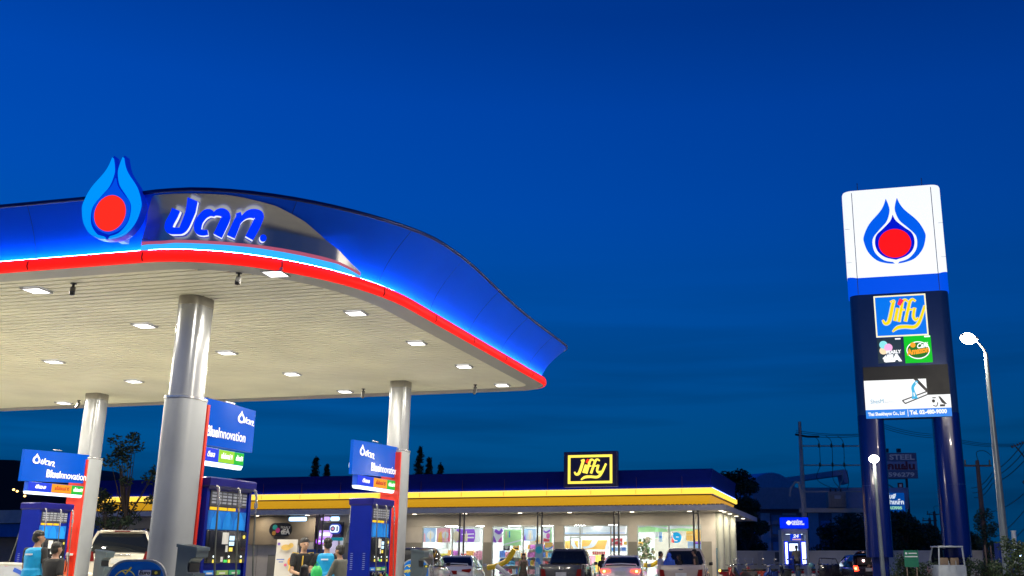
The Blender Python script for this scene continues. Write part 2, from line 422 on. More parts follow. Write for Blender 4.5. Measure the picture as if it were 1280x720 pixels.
zc = [max(ZC+.168, min(b[2]-.045, ZC+.25)) for b in bot]
c0 = [(b[0], b[1], ZC+.166) for b in bot]; c1 = [(b[0], b[1], z) for b, z in zip(bot, zc)]
MB().loft([c0, c1], closed=False, cap=False).obj('cyan_band', cyan, canopy, R(80))
pinkb = emis('sill_painted_glow', (1., .16, .30), .42, (.6, .45, .45))  # white sill: the pink light it catches is put in as glow
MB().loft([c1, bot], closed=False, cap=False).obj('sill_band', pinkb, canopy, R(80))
# --- raised lettering following the curve
def curved(polys, name, m, parent, o0, o1, side=False):
    mb = MB()
    for poly in polys:
        def so(a, b, o):
            q = at_s(a); return off(q, o-OFFP+max(OFFP, fo(q, max(0, min(1, (b-ZC-.16)/.76)))+.006), b)
        P0 = [so(a, b, o0) for a, b in poly]; P1 = [so(a, b, o1) for a, b in poly]; n = len(poly)
        if side: mb.add(P0+P1, [(i, (i+1) % n, n+(i+1) % n, n+i) for i in range(n)]); continue
        mb.add(P1, fill2d(poly))
    return mb.obj(name, m, parent)
LT = [[([(233,168),(205,232),(168,300),(158,350),(178,376),(235,382),(285,376),(318,335),(360,240),(420,92)], [80,80,80,78,70,62,66,82,88,92])],
      [([(556,396),(505,400),(462,385),(452,340),(470,280),(520,222),(580,205),(628,232)], [48,54,62,74,74,72,58,20]), ([(612,222),(650,205),(700,205),(738,232),(732,270),(700,340),(655,432)], [26,48,66,80,88,88,88])],
      [([(862,212),(868,250),(850,300),(790,442)], [44,58,72,80]), ([(858,330),(905,262),(960,228),(1020,226),(1068,250),(1058,295),(1025,365),(975,455)], [20,40,60,70,80,84,84,80])],
      [([(1092,455),(1145,455)], [60,60])]]
blet = emis('letter_blue', (.0, .03, 1.0), 1.15, (.0, .05, .5)); wlit = emis('letter_edge_white', (.85, .9, 1.), 1.0, (.7, .7, .7))
sign = thing('canopy_name_sign', 'slanted blue Thai letters with glowing white edges on the silver canopy corner', 'sign')
OL = OFFP+.10
for li, strokes in enumerate(LT):
    polys = []
    for pts, ws in strokes:
        if li == 3: pl = circ(1117, 455, 34, 36)
        else: pl = ribbon(pts, [x*1.08 for x in ws], True, 5)
        polys.append([hit_s(190+a/8., 240+b/8., OL+.03) for a, b in pl])
    lo_ = curved(polys, 'letter', blet, sign, OFFP+.02, OL)
    curved(polys, 'lit_edge', wlit, lo_, OFFP+.03, OL-.008, side=True)
# --- emblem standing in front of the fascia
ep = aty(140, 268, YF-.36)
emb = thing('flame_emblem_sign', 'big glowing blue flame emblem with red ball mounted on the canopy front', 'sign', (ep.x, ep.y, ep.z), R(9))
right, left, drop, ball, outer = emblem_shapes(1.03)
right, left, drop, ball, outer = [[(a*.80, b) for a, b in q] for q in (right, left, drop, ball, outer)]
T0 = TF((0, 0, 0), (1, 0, 0), (0, 0, 1))
outer = [(a, b) for a, b in outer]
flat(0, [outer], 'cabinet', mat('emblem_side', (.0, .03, .45), .3, em=(0, .03, .8), es=.35), emb, TF((0, .12, 0), (1, 0, 0), (0, 0, 1)), .13)
fl = emis('flame_cyan', (.0, .30, .98), 1.0, (0, .2, .5))
flat(0, [right], 'flame', fl, emb, TF((0, -.008, 0), (1, 0, 0), (0, 0, 1)), .045)
flat(0, [left], 'flame', fl, emb, TF((0, -.008, 0), (1, 0, 0), (0, 0, 1)), .045)
flat(0, [drop], 'drop', emis('drop_blue', (.0, .10, 1.), .75, (0, .05, .4)), emb, TF((0, -.008, 0), (1, 0, 0), (0, 0, 1)), .03)
flat(0, [ball], 'ball', emis('ball_red', (1., .025, .012), 1.1, (.5, .02, .01)), emb, TF((0, -.008, 0), (1, 0, 0), (0, 0, 1)), .055)
flat(0, [[(-.05, -.3), (.05, -.3), (.05, -.2), (-.05, -.2)]], 'bracket', trim, emb, TF((0, .42, 0), (1, 0, 0), (0, 0, 1)), .26)
# --- ceiling lights
lampw = emis('lamp_panel', (1., .97, .93), 5., (.8, .8, .8))
LA = bpy.data.lights.new('lamp_light', 'AREA'); LA.shape = 'SQUARE'; LA.size = .26; LA.energy = 122.; LA.color = (1., .94, .80); lampf = mat('lamp_frame', (.5, .5, .52), .3, metal=.6)
proto = None
xs = [-7.92-4.12*i for i in range(9)]; ys = [12.62+2.53*i for i in range(5)]
LROW = {0: 'along the right edge', 1: 'second line from the right edge', 2: 'third line from the right edge', 3: 'fourth line from the right edge'}
ORD = ['nearest', 'second', 'third', 'fourth', 'farthest']
for i, x in enumerate(xs):
    for j, y in enumerate(ys):
        lab = 'square recessed canopy light, %s in the %s' % (ORD[j], {0: 'line along the right edge', 1: 'second line from the right edge', 2: 'third line from the right edge', 3: 'fourth line from the right edge'}.get(i, 'line %s to the left, out of view' % ('far' if i > 5 else 'further')))
        if proto is None:
            proto = thing('ceiling_light', lab, 'ceiling light', (x, y, ZC), R(6), 'recessed lights in the canopy ceiling')
            MB().box((0, 0, .0), (.27, .27, .012)).obj('diffuser', lampw, proto)
            lo_ = bpy.data.objects.new('lamp_light', LA); col.objects.link(lo_); lo_.parent = proto; lo_.location = (0, 0, -.012)
            m_ = MB()
            for a, b, c, d in ((0, .15, .325, .025), (0, -.15, .325, .025), (.15, 0, .025, .274), (-.15, 0, .025, .274)): m_.box((a, b, .0), (c, d, .02))
            m_.obj('frame', lampf, proto); MB().box((0, 0, .03), (.35, .35, .03)).obj('housing', lampf, proto)
        else: dup(proto, (x, y, ZC), R(6), lab)
# --- security cameras under the ceiling
dk = mat('camera_black', (.02, .02, .022), .4)
camlab = [((91, 362), 'small black security camera hanging by the left near canopy light', 40), ((298, 349), 'small black security camera under the ceiling above the near column', 30), ((98, 505), 'small dark security camera beside the far left column head', -120), ((454, 491), 'small dark security camera at the ceiling rear edge left of the right column', -150), ((594, 486), 'small dark security camera near the far right ceiling corner', -150)]
proto = None
for (px, py), lab, rz in camlab:
    d = ray(px, py); t = (ZC-.08-CZ)/d.z; x, y = d.x*t, d.y*t
    if proto is None:
        proto = thing('security_camera', lab, 'camera', (x, y, ZC+.02), R(rz), 'cameras under the canopy ceiling')
        MB().cyl((0, 0, 0), (0, 0, -.10), .018, n=8).cyl((0, 0, 0), (0, 0, -.015), .045, n=10).obj('mount', dk, proto, SM)
        MB().box((0, 0, 0), (.075, .20, .07), M=Matrix.Translation((0, -.04, -.13)) @ Matrix.Rotation(R(35), 4, 'X'), bev=.012).obj('body', mat('camera_grey', (.12, .12, .12), .35), proto)
        MB().cyl((0, -.115, -.185), (0, -.135, -.199), .027, n=10).obj('lens', dk, proto, SM)
    else: dup(proto, (x, y, ZC+.02), R(rz), lab)
# ================================================================== COLUMNS
alu = mat('column_alu', (.41, .42, .435), .25, metal=.5, var=.12, vs=1.2); alum = mat('cladding_alu', (.355, .37, .385), .36, metal=.15, var=.13, vs=1.)
chrome = mat('chrome_ring', (.85, .82, .76), .22, metal=.8); redp = mat('column_red', (.72, .035, .012), .35, var=.08, coat=.3); capg = mat('column_head', (.32, .30, .26), .4, metal=.5)
def colsec(wx, wy, n=28, flatside=1):
    """rounded nose towards -y, flat towards +y"""
    out = []
    for i in range(n):
        t = 2*math.pi*i/n; c, s = math.cos(t), math.sin(t)
        e = .75 if s < 0 else .35
        x = math.copysign(abs(c)**e, c)*wx/2; y = math.copysign(abs(s)**e, s)*wy/2
        out.append((x, y))
    return out
def column(x, y, rz, lab, z0=.17):
    t = thing('canopy_column', lab, 'column', (x, y, z0), rz, 'columns holding up the canopy')
    H = ZC+.03-z0; HC = 3.78-z0
    MB().prism(colsec(.42, .50), 0, H-.16).obj('shaft', alu, t, SM)
    MB().prism(colsec(.425, .505), H-.16, H).obj('column_head', capg, t, SM)
    MB().prism(colsec(.48, .62), 0, HC).obj('cladding', alum, t, SM)
    MB().prism(colsec(.50, .64), HC, HC+.035).obj('collar_ring', chrome, t, SM)
    r_ = MB().box((0, .32, HC/2-.02), (.45, .05, HC-.04))
    for k in range(3): r_.prism([(-.22, .347), (.22, .347), (0, .365)], .4+k*1.1, .405+k*1.1)
    r_.obj('red_panel', redp, t)
    pk = MB()
    for a in (-1, 1): pk.add([(0, .346, 1.0), (a*.22, .346, .2), (a*.22, .346, 2.1), (0, .38, 1.35)], [(0, 1, 3), (1, 2, 3), (0, 3, 2)])
    pk.obj('red_facet', redp, t)
    return t
column(-9.98, 13.68, 0, 'near silver canopy column with chrome ring, left of centre'); column(-10.12, 21.85, math.pi, 'far silver canopy column with red side, nearest the store sign')
column(-18.4, 21.75, math.pi, 'leftmost silver canopy column with red side and fire extinguisher')
column(-18.4, 13.68, 0, 'silver canopy column outside the left edge')
# ================================================================== PUMPS
pblue = mat('pump_blue', (.001, .010, .22), .32, var=.06, spec=.3); pcap = mat('pump_cap', (.008, .008, .15), .35, spec=.3)
pblk = mat('pump_black', (.012, .012, .014), .25, coat=.3); plb = mat('pump_lightblue', (.01, .16, .62), .3, var=.15, vs=3)
hosem = mat('hose_rubber', (.10, .105, .09), .4); stick = mat('paper_sticker', (.75, .74, .70), .5, var=.05)
scr = emis('pump_screen', (.55, .8, 1.), 1.6); scy = emis('pump_key_yellow', (1., .75, .1), 1.2); scw = emis('pump_key_white', (.9, 1., 1.), 1.8); scg = emis('pump_key_green', (.1, .9, .15), .9)
gridm = mat('price_grid', (.05, .05, .06), .4)
def pump(x, y, rz, lab, swing=None, sc=(1, 1, 1)):
    t = thing('petrol_pump', lab, 'petrol pump', (x, y, .17), rz, 'petrol pumps'); t.scale = sc
    Wx, Wy, H = .62, 1.16, 2.44
    MB().prism([(-Wx/2, -Wy/2), (Wx/2, -Wy/2), (Wx/2, Wy/2), (-Wx/2, Wy/2)], 0, .12).obj('plinth', mat('pump_plinth', (.2, .2, .2), .5), t)
    b = MB(); b.box((0, 0, .12+1.1), (Wx-.06, Wy-.05, 2.2), bev=.02); b.obj('cabinet', pblue, t, SM)
    e = MB()
    for sg in (-1, 1): e.prism([(-Wx/2, 0), (Wx/2, 0), (Wx/2-.03, 2.2), (-Wx/2+.03, 2.2)], sg*Wy/2-.03, sg*Wy/2+.03, 'Y')
    for sg in (-1, 1):
        q = MB(); q.M = Matrix.Identity(4)
        q.prism([(-Wx/2-.02, .1), (Wx/2+.02, .1), (Wx/2-.01, 2.3), (-Wx/2+.01, 2.3)], sg*Wy/2-.035, sg*Wy/2+.035, 'Y'); q.obj('end_panel', pblue, t, SM)
    c = MB(); c.loft([[(sx*(Wx/2+o), sy*(Wy/2+o2), z) for sx, sy in ((-1, -1), (1, -1), (1, 1), (-1, 1))] for o, o2, z in ((-.02, .0, 2.27), (.05, .06, 2.33), (.055, .065, H), (.03, .04, H+.02))]); c.obj('top_cap', pcap, t)
    for sg in (-1, 1):
        X = sg*(Wx/2-.03); fx = lambda a, b: (a, b)
        T = TF((X, 0, 0), (0, sg, 0), (0, 0, 1))
        pl = lambda a0, b0, a1, b1: [(a0, b0), (a1, b0), (a1, b1), (a0, b1)]
        u = flat(0, [pl(-.5, 2.02, .5, 2.26)], 'price_board', gridm, t, T, .012)
        flat(0, [pl(-.46+.14*i, 2.06+.05*j, -.35+.14*i, 2.09+.05*j) for i in range(7) for j in range(4)], 'price_cells', mat('grid_text', (.30, .32, .38), .4), u, T, .016)
        flat(0, [pl(-.48+.24*i, 1.96, -.28+.24*i, 2.005) for i in range(3)], 'yellow_label', emis('pump_yellow_label', (1., .6, .02), .8, (.8, .5, .02)), u, T, .016)
        lbp = flat(0, [pl(-.52, 1.66, .52, 1.95)], 'blue_panel', plb, t, T, .012)
        flat(0, [[(cx_-.14, 1.665), (cx_+.14, 1.665), (cx_+.13, 1.80), (cx_+.05, 1.91), (cx_, 1.94), (cx_-.05, 1.91), (cx_-.13, 1.80)] for cx_ in (-.3, .02, .34)], 'droplets', mat('droplet_blue', (.01, .26, .85), .3), lbp, T, .017)
        bp = MB().box((X+sg*.02, 0, 1.40), (.05, 1.10, .50), bev=.012).obj('display_panel', pblk, t, SM)
        T2 = TF((X+sg*.046, 0, 0), (0, sg, 0), (0, 0, 1))
        flat(0, [pl(-.14, 1.44, .03, 1.62)], 'notice', stick, bp, T2, .004)
        flat(0, [pl(-.03, 1.32, .03, 1.42)], 'notice', stick, bp, T2, .004)
        flat(0, [pl(.06, 1.50, .19, 1.57), pl(.06, 1.42, .19, 1.48)], 'screen', scr, bp, T2, .006)
        flat(0, [pl(.07, 1.33, .16, 1.39)], 'keypad', scy, bp, T2, .006)
        flat(0, [circ(.46, 1.56, .03)], 'lamp', scy, bp, T2, .006)
        flat(0, [circ(a, 1.25, .017, n=10) for a in (-.33, .08, .42)], 'indicator', scw, bp, T2, .006)
        flat(0, [pl(-.35, 1.155, -.29, 1.205), pl(.07, 1.155, .12, 1.205), pl(.40, 1.155, .45, 1.205)], 'button', scy, bp, T2, .006)
        flat(0, [pl(-.14, 1.17, -.08, 1.245)], 'card_slot', stick, bp, T2, .006); flat(0, [pl(-.05, 1.16, .04, 1.2)], 'button', scg, bp, T2, .006)
        for i, (a, cc) in enumerate(((-.34, (.02, .22, .75)), (0., (.35, .55, .12)), (.34, (.06, .42, .16)))):
            flat(0, [pl(a-.16, .97, a+.15, 1.04)], 'fuel_label', mat('fuel_label_%d' % i, cc, .4, var=.03), t, T, .016)
            flat(0, [pl(a-.09, .985, a+.07, 1.01)], 'label_text', stick, t, T, .018)
            nm = MB()
            hx = X+sg*.02
            MB().box((hx+sg*.01, sg*a, .80), (.10, .17, .28), bev=.02).obj('nozzle_boot', pblk, t, SM)
            gcol = [(.015, .10, .07), (.45, .22, .03), (.02, .42, .10)][i]
            nz_ = MB().tube([(hx+sg*.09, sg*a-.05*sg, .90), (hx+sg*.10, sg*a, .84), (hx+sg*.10, sg*a+.05*sg, .74), (hx+sg*.09, sg*a+.05*sg, .66)], [.022, .045, .045, .02], 8).obj('nozzle', mat('nozzle_%d' % i, gcol, .4), t, SM)
            MB().tube([(hx+sg*.09, sg*a-.05*sg, .90), (hx+sg*.05, sg*a-.09*sg, .95), (hx+sg*.04, sg*a-.10*sg, .89)], .013, 6).obj('spout', chrome, nz_, SM)
    # hoses: chrome swivels at the top, hose hanging to the nozzles
    for sg in (-1, 1):
        for i, yy in enumerate((-.46, .12, .60)):
            X = sg*(Wx/2+.03); out = .06
            MB().tube([(X-sg*.10, yy, 2.30), (X, yy, 2.33), (X+sg*.04, yy, 2.30), (X+sg*.06, yy+.01, 2.20), (X+sg*.06, yy+.015, 2.10)], [.024, .024, .024, .018, .018], 8).obj('swivel', chrome, t, SM)
            MB().cyl((X+sg*.06, yy+.015, 2.11), (X+sg*.06, yy+.016, 2.03), .030, .030, 10).cyl((X+sg*.06, yy+.015, 2.03), (X+sg*.06, yy+.016, 1.93), .018, .012, 8).obj('breakaway_joint', chrome, t, SM)
            if swing and sg == swing[0] and i == swing[1]:
                pts = spline([(X+sg*.06, yy, 1.94), (X+sg*.16, yy-.02, 1.5), (X+sg*.34, yy-.06, .95), (X+sg*.62, yy-.1, .42), (X+sg*.9, yy-.1, .55)], 5)
            else:
                pts = spline([(X+sg*.06, yy+.016, 1.94), (X+sg*.07, yy+.03, 1.4), (X+sg*.10, yy+.06, .8), (X+sg*.14, yy+.08, .30), (X+sg*.13, yy-.02, .16), (X+sg*.10, yy-.12, .35), (X+sg*.04, yy-.14, .66)], 5)
            MB().tube(pts, .0145, 7).obj('hose', hosem, t, SM)
    for sg in (-1, 1):      # bolts and vents of the end sheets
        m_ = MB()
        for a in (-.2, .16):
            for k in range(9): m_.box((a, sg*(Wy/2+.037), 1.0+k*.04), (.07, .006, .012))
        m_.obj('vent_slots', mat('vent_grey', (.16, .2, .42), .4), t)
    return t
pump(-10.0, 14.70, 0, 'dark blue petrol pump just behind the near silver column')
pump(-10.04, 20.50, 0, 'dark blue petrol pump beside the red side of the right far column', (-1, 0), (.78, .80, 1))
pump(-18.22, 20.38, 0, 'dark blue petrol pump at far left behind the two attendants', (-1, 0), (.78, .80, 1))
# ================================================================== SIGN BOARDS
sblue = mat('board_blue', (.0, .035, .30), .22, var=.05, em=(0, .14, .70), es=.42, spec=.25)
wht = mat('letter_white', (.85, .85, .85), .4, var=.02, em=(1, 1, 1), es=.35)
def minilogo(parent, T, cx, cy, s, m=None):
    right, left, drop, ball, outer = emblem_shapes(s)
    o = [(a*1.0, b*1.0) for a, b in spline([(0, .62*s), (.12*s, .42*s), (.42*s, .12*s), (.5*s, -.1*s), (.36*s, -.36*s), (0, -.46*s)], 4)]
    full = o+[(-a, b) for a, b in o[::-1][1:-1]]
    i_ = [(a*.56, b*.56-.03*s) for a, b in full]
    flat(0, [[(a+cx, b+cy) for a, b in full]], 'logo_drop', m or wht, parent, T, .008)
    flat(0, [[(a+cx, b+cy) for a, b in i_]], 'logo_hole', sblue, parent, T, .010)
def ptt(parent, T, cx, cy, h, m=None):
    """small slanted version of the three Thai letters"""
    k = h/300.
    polys = []
    for li, strokes in enumerate(LT[:3]):
        for pts, ws in strokes: polys.append([(cx+(a-640)*k, cy-(b-280)*k) for a, b in ribbon(pts, [x*.8 for x in ws], True, 3)])
    polys.append([(cx+(a-640)*k, cy-(b-280)*k) for a, b in circ(1117, 455, 34, n=10)])
    flat(0, polys, 'brand_letters', m or wht, parent, T, .008)
def board(x, y0, y1, near, lab):
    """hangs beside a column over the pump, blades parallel to the lane"""
    L = y1-y0; t = thing('pump_sign_board', lab, 'sign', (x, (y0+y1)/2, 0), 0, 'blue sign boards over the pumps')
    a = -L/2; b = L/2
    za0, zb0, za1, zb1 = (3.13, 3.13, 3.86, 3.84) if near else (3.09, 3.17, 3.80, 3.86)
    n = 10
    rings = []
    for i in range(n+1):
        u = i/n; yy = a+(b-a)*u; bow = .03*math.sin(math.pi*u); z0 = za0+(zb0-za0)*u; z1 = za1+(zb1-za1)*u
        rings.append([(-.035-bow, yy, z0), (.035+bow, yy, z0), (.035+bow, yy, z1), (-.035-bow, yy, z1)])
    MB().loft(rings).obj('panel', sblue, t, SM)
    for sg in (1, -1):
        T = TF((sg*.070, 0, 0), (0, sg, 0), (0, 0, 1))
        if near:
            minilogo(t, T, .25, 3.66, .19); ptt(t, T, .47, 3.63, .095)
            text('Blue', .235, wht, t, T(-.66, 3.34, 0), (0, sg, 0), (0, 0, 1), bold=.006, align='LEFT', name='lettering', width=.30)
            text('Innovation', .235, wht, t, T(-.355, 3.34, 0), (0, sg, 0), (0, 0, 1), bold=.0, align='LEFT', name='lettering', width=.76)
        else:
            minilogo(t, T, a+.34, 3.60, .22); ptt(t, T, a+.70, 3.56, .13)
            text('Blue', .24, wht, t, T(b-1.36, 3.30, 0), (0, sg, 0), (0, 0, 1), bold=.006, align='LEFT', name='lettering', width=.40)
            text('Innovation', .24, wht, t, T(b-.955, 3.30, 0), (0, sg, 0), (0, 0, 1), bold=.0, align='LEFT', name='lettering', width=.88)
    # lit price box below
    s0, s1 = (a+.02, b-.28) if near else (a+.22, b-.05)
    bx = MB().box((0, (s0+s1)/2, 2.985), (.12, s1-s0, .215), bev=.01).obj('price_box', mat('box_blue', (.01, .06, .4), .3, em=(0, .06, .6), es=.3), t)
    MB().prism([(-.06, 0), (.06, 0), (.03, -.06), (-.03, -.06)], s0, s1, 'Y').obj('lit_underside', emis('lit_white', (.8, .92, 1.), 2.2, (.6, .6, .6)), t, loc=(0, 0, 2.875))
    cols = [((.0, .045, .85), 'ดีเซล', 1.), ((.35, .75, .02) if near else (1., .38, .01), 'แก๊สโซฮอล์ 91' if near else 'แก๊สโซฮอล์ 95', .55), ((.0, .55, .03), 'แก๊สโซฮอล์ 95' if near else 'แก๊สโซฮอล์ 91', .62)]
    fr = [0, .40, .76, 1.] if not near else [0, .38, .76, 1.]
    for i, (cc, tx, es) in enumerate(cols):
        p0 = s0+(s1-s0)*fr[i]; p1 = s0+(s1-s0)*fr[i+1]
        T = TF((.06, 0, 0), (0, 1, 0), (0, 0, 1))
        q = flat(0, [[(p0, 2.885), (p1-.006, 2.885), (p1-.006, 3.085), (p0, 3.085)]], 'price_panel', emis('price_%d%d' % (i, near), cc, 1.0, (.03, .03, .03)), bx, T, .008)
        tm = wht if i != 1 or near else mat('letter_red', (.5, .05, .02), .4)
        text(tx, .11, tm, bx, T((p0+p1)/2, 2.985, .009), (0, 1, 0), (0, 0, 1), sh=.2, bold=.002, width=(p1-p0)*(.45 if i == 0 else .72), name='lettering')
    m_ = MB().cyl((0, b-.05, 3.4), (0, b+.12, 3.4), .03, n=8) if not near else MB().cyl((0, a+.02, 3.4), (0, a-.2, 3.4), .03, n=8)
    m_.obj('bracket', alu, t, SM)
    MB().box((0, 0, 3.88), (.03, .25, .02)).obj('top_clip', chrome, t)
board(-9.86, 13.98, 15.42, True, 'blue lit board over the pump beside the near column, logo at its right end')
board(-10.06, 19.45, 21.6, False, 'blue board with orange and green price box beside the far right column')
board(-18.25, 19.45, 21.5, False, 'blue board with orange and green price box at the far left')
# ================================================================== WASTE BINS
bing = mat('bin_grey', (.085, .115, .13), .4, var=.1, coat=.2); bind = mat('bin_dark', (.012, .014, .015), .6)
def bin_(x, y, rz, lab):
    t = thing('waste_bin', lab, 'bin', (x, y, .17), rz, 'grey service bins beside the columns')
    W, H = .30, 1.38; w_ = W/2
    sh_ = [(-w_, 0), (w_*.8, 0), (w_*.8, .84), (w_*.95, .93), (w_*.95, 1.02), (w_*.35, 1.02), (w_*.25, 1.08), (w_*.25, 1.16), (w_*.55, 1.22), (w_*1.05, 1.24), (w_*1.12, 1.36), (-w_, H+.03)]
    MB().prism(sh_, -.14, .14, 'Y').obj('body', bing, t)
    m_ = MB()
    m_.prism([(-w_-.01, -.155), (w_*1.15, -.155), (w_*1.15, .155), (-w_-.01, .155)], 1.355, 1.37)
    MB().loft([[(-w_-.012, -.155, H+.0), (w_*1.16, -.155, 1.33), (w_*1.16, .155, 1.33), (-w_-.012, .155, H+.0)], [(-w_-.012, -.155, H+.045), (w_*1.16, -.155, 1.375), (w_*1.16, .155, 1.375), (-w_-.012, .155, H+.045)]]).obj('lid', bing, t)
    MB().loft([[(-w_*.55, -.10, H+.022), (w_*.7, -.10, 1.362), (w_*.7, .10, 1.362), (-w_*.55, .10, H+.022)], [(-w_*.55, -.10, H+.034), (w_*.7, -.10, 1.388), (w_*.7, .10, 1.388), (-w_*.55, .10, H+.034)]]).obj('opening', bind, t)
    MB().box((w_*.32, 0, 1.10), (.02, .24, .12)).obj('side_opening', bind, t)
    MB().box((.0, -.143, .5), (.2, .006, .6)).obj('front_panel', mat('bin_panel', (.07, .09, .10), .5), t)
    MB().box((w_*.97, 0, .97), (.02, .22, .05)).obj('handle', bing, t)
    return t
bin_(-9.16, 13.1, 0, 'tall grey service bin beside the near silver column'); bin_(-9.55, 22.05, 0, 'tall grey service bin beside the far right column'); bin_(-17.75, 21.9, 0, 'tall grey service bin right of the leftmost column')
# ================================================================== ISLAND SIGN PANELS (blue, rounded top)
ylw = mat('print_yellow', (.75, .62, .05), .4); bbl = mat('print_blue', (.0, .13, .55), .3, coat=.4, var=.05); wpr = mat('print_white', (.75, .76, .78), .4, var=.03)
def island_sign(x, y, rz, lab, W=.78, H=1.33):
    t = thing('island_sign', lab, 'sign', (x, y, .05), rz, 'blue round-topped sign panels on the island ends')
    sh_ = rrect(-W/2, 0, W/2, H, .24, 8)
    sh_ = [(-W/2, 0), (W/2, 0)]+[p for p in rrect(-W/2, .2, W/2, H, .26, 8) if p[1] > .5]
    MB().prism(sh_, -.03, .03, 'Y').obj('frame', mat('sign_frame', (.45, .46, .46), .3, metal=.6), t, SM)
    f_ = [(a*.93, .05+b*.94) for a, b in sh_]
    p_ = MB().prism(f_, -.042, -.029, 'Y').obj('panel', bbl, t)
    T = TF((0, -.044, 0), (1, 0, 0), (0, 0, 1))
    flat(0, [rrect(.03, 1.12, .19, 1.19, .01)], 'label', wpr, t, T, .003); text('Euro', .075, mat('ink_dark', (.03, .03, .05), .5), t, T(.11, 1.155, .004), (1, 0, 0), (0, 0, 1), sh=.2, bold=.002)
    flat(0, [rrect(.20, 1.12, .32, 1.19, .01)], 'label', mat('print_dark', (.05, .06, .03), .4), t, T, .003)
    flat(0, [circ(.26, 1.155, .022, n=8)], 'label_mark', ylw, t, T, .005)
    c_ = [(math.cos(a), math.sin(a)) for a in [R(10*i) for i in range(37)]]
    flat(0, [ribbon([(-.14+.14*a, 1.05+.14*b) for a, b in c_[:-1]], .012, False)], 'ring', ylw, t, T, .003)
    flat(0, [ribbon([(-.18, 1.18), (-.14, 1.14), (-.07, 1.23)], .02, False)], 'tick', ylw, t, T, .005)
    text('เต็มคุณภาพ', .10, ylw, t, T(-.14, 1.06, .004), (1, .0, .12), (-.12, 0, 1), bold=.003, width=.40)
    flat(0, [circ(.10, .86, .17)], 'disc', wpr, t, T, .003); flat(0, [circ(.10, .86, .12)], 'disc_center', bbl, t, T, .005)
    flat(0, [[(-.10, .78), (-.02, .78), (-.04, 1.02), (-.08, 1.02)]], 'printed_cone', mat('print_orange', (.75, .12, .04), .4), t, T, .006)
    flat(0, [[(-.35, .12), (.35, .12), (.35, .5), (-.35, .6)]], 'lower_print', wpr, t, T, .003)
    return t
p = aty(174, 697, 12.3); island_sign(p.x, 12.3, R(18), 'blue round-topped sign with yellow Thai writing left of the near column')
p = aty(520, 697, 23.0); island_sign(p.x, 23.0, R(14), 'blue round-topped sign panel beside the bin of the far right column', W=.66)
# metal rail with poster, bottom left
t = thing('queue_rail', 'pale tubular metal rail with a colourful poster at the bottom left corner', 'rail', (aty(2, 700, 17.2).x, 17.2, .05), R(12))
MB().tube(spline([(-1.2, 0, 0), (-1.2, 0, 1.1), (-1.1, 0, 1.22), (.45, 0, 1.22), (.58, 0, 1.1), (.58, 0, 0)], 5), .035, 10).obj('rail_tube', mat('rail_paint', (.5, .5, .46), .35), t, SM)
t2 = thing('poster_stand', 'colourful printed poster panel standing behind the metal rail at far left', 'poster', (aty(40, 700, 18.3).x, 18.3, .05), R(10))
MB().box((-.55, 0, .62), (1.5, .04, 1.24)).obj('panel', mat('poster_paper', (.42, .45, .50), .5), t2)
T = TF((-.55, -.022, .62), (1, 0, 0), (0, 0, 1))
for i, (cc, pts, wd) in enumerate((((.02, .25, .7), [(.1, .1), (.3, .25), (.5, .12), (.66, .3)], .12), ((.75, .3, .04), [(-.3, .45), (-.25, .1), (-.3, -.2)], .1), ((.5, .03, .25), [(.0, .58), (.3, .6), (.7, .58)], .04), ((.05, .5, .65), [(-.1, .3), (-.12, .0), (-.1, -.3)], .12), ((.03, .10, .5), [(.2, .5), (.4, .4), (.35, .25)], .08), ((.6, .5, .1), [(.45, -.1), (.6, .05), (.7, -.15)], .12))):
    flat(0, [ribbon(pts, wd)], 'poster_print', mat('poster_col_%d' % i, cc, .4), t2, T, .002+.001*i)
# fire extinguisher on the red column side
p = aty(81, 700, 21.25)
t = thing('fire_extinguisher', 'orange red fire extinguisher hanging on the red side of the leftmost column', 'fire extinguisher', (-18.32, 21.25, .88), 0)
ext = mat('extinguisher_red', (.75, .10, .01), .3, coat=.3)
MB().tube([(0, 0, 0), (0, 0, .02), (0, 0, .38), (0, 0, .43), (0, 0, .46)], [.06, .075, .075, .05, .025], 14).obj('cylinder', ext, t, SM)
MB().box((0, -.01, .50), (.12, .03, .03)).cyl((0, 0, .45), (0, 0, .50), .02).obj('valve', pblk, t)
MB().tube([(.05, 0, .49), (.10, -.02, .40), (.09, -.03, .2)], .01, 6).obj('hose', pblk, t, SM)
MB().box((0, -.07, .22), (.08, .02, .10)).obj('label', stick, t); MB().box((0, -.07, .12), (.09, .018, .07)).obj('label', ylw, t)
MB().box((0, .06, .60), (.26, .10, .05)).box((0, .08, .4), (.03, .04, .5)).obj('bracket', mat('bracket_white', (.6, .58, .55), .5), t)
# ================================================================== STORE
SY = 46.6; WY = 48.9; SX0, SX1 = -40., -5.98
wallm = mat('store_wall', (.50, .47, .41), .6, var=.06); wallg = mat('store_wall_grey', (.24, .23, .19), .6, var=.06)
fblue = mat('store_fascia', (.0, .010, .17), .5, var=.06, spec=.1)
store = thing('convenience_store', 'low store with navy fascia, glowing yellow band and bright shop windows', 'shop')
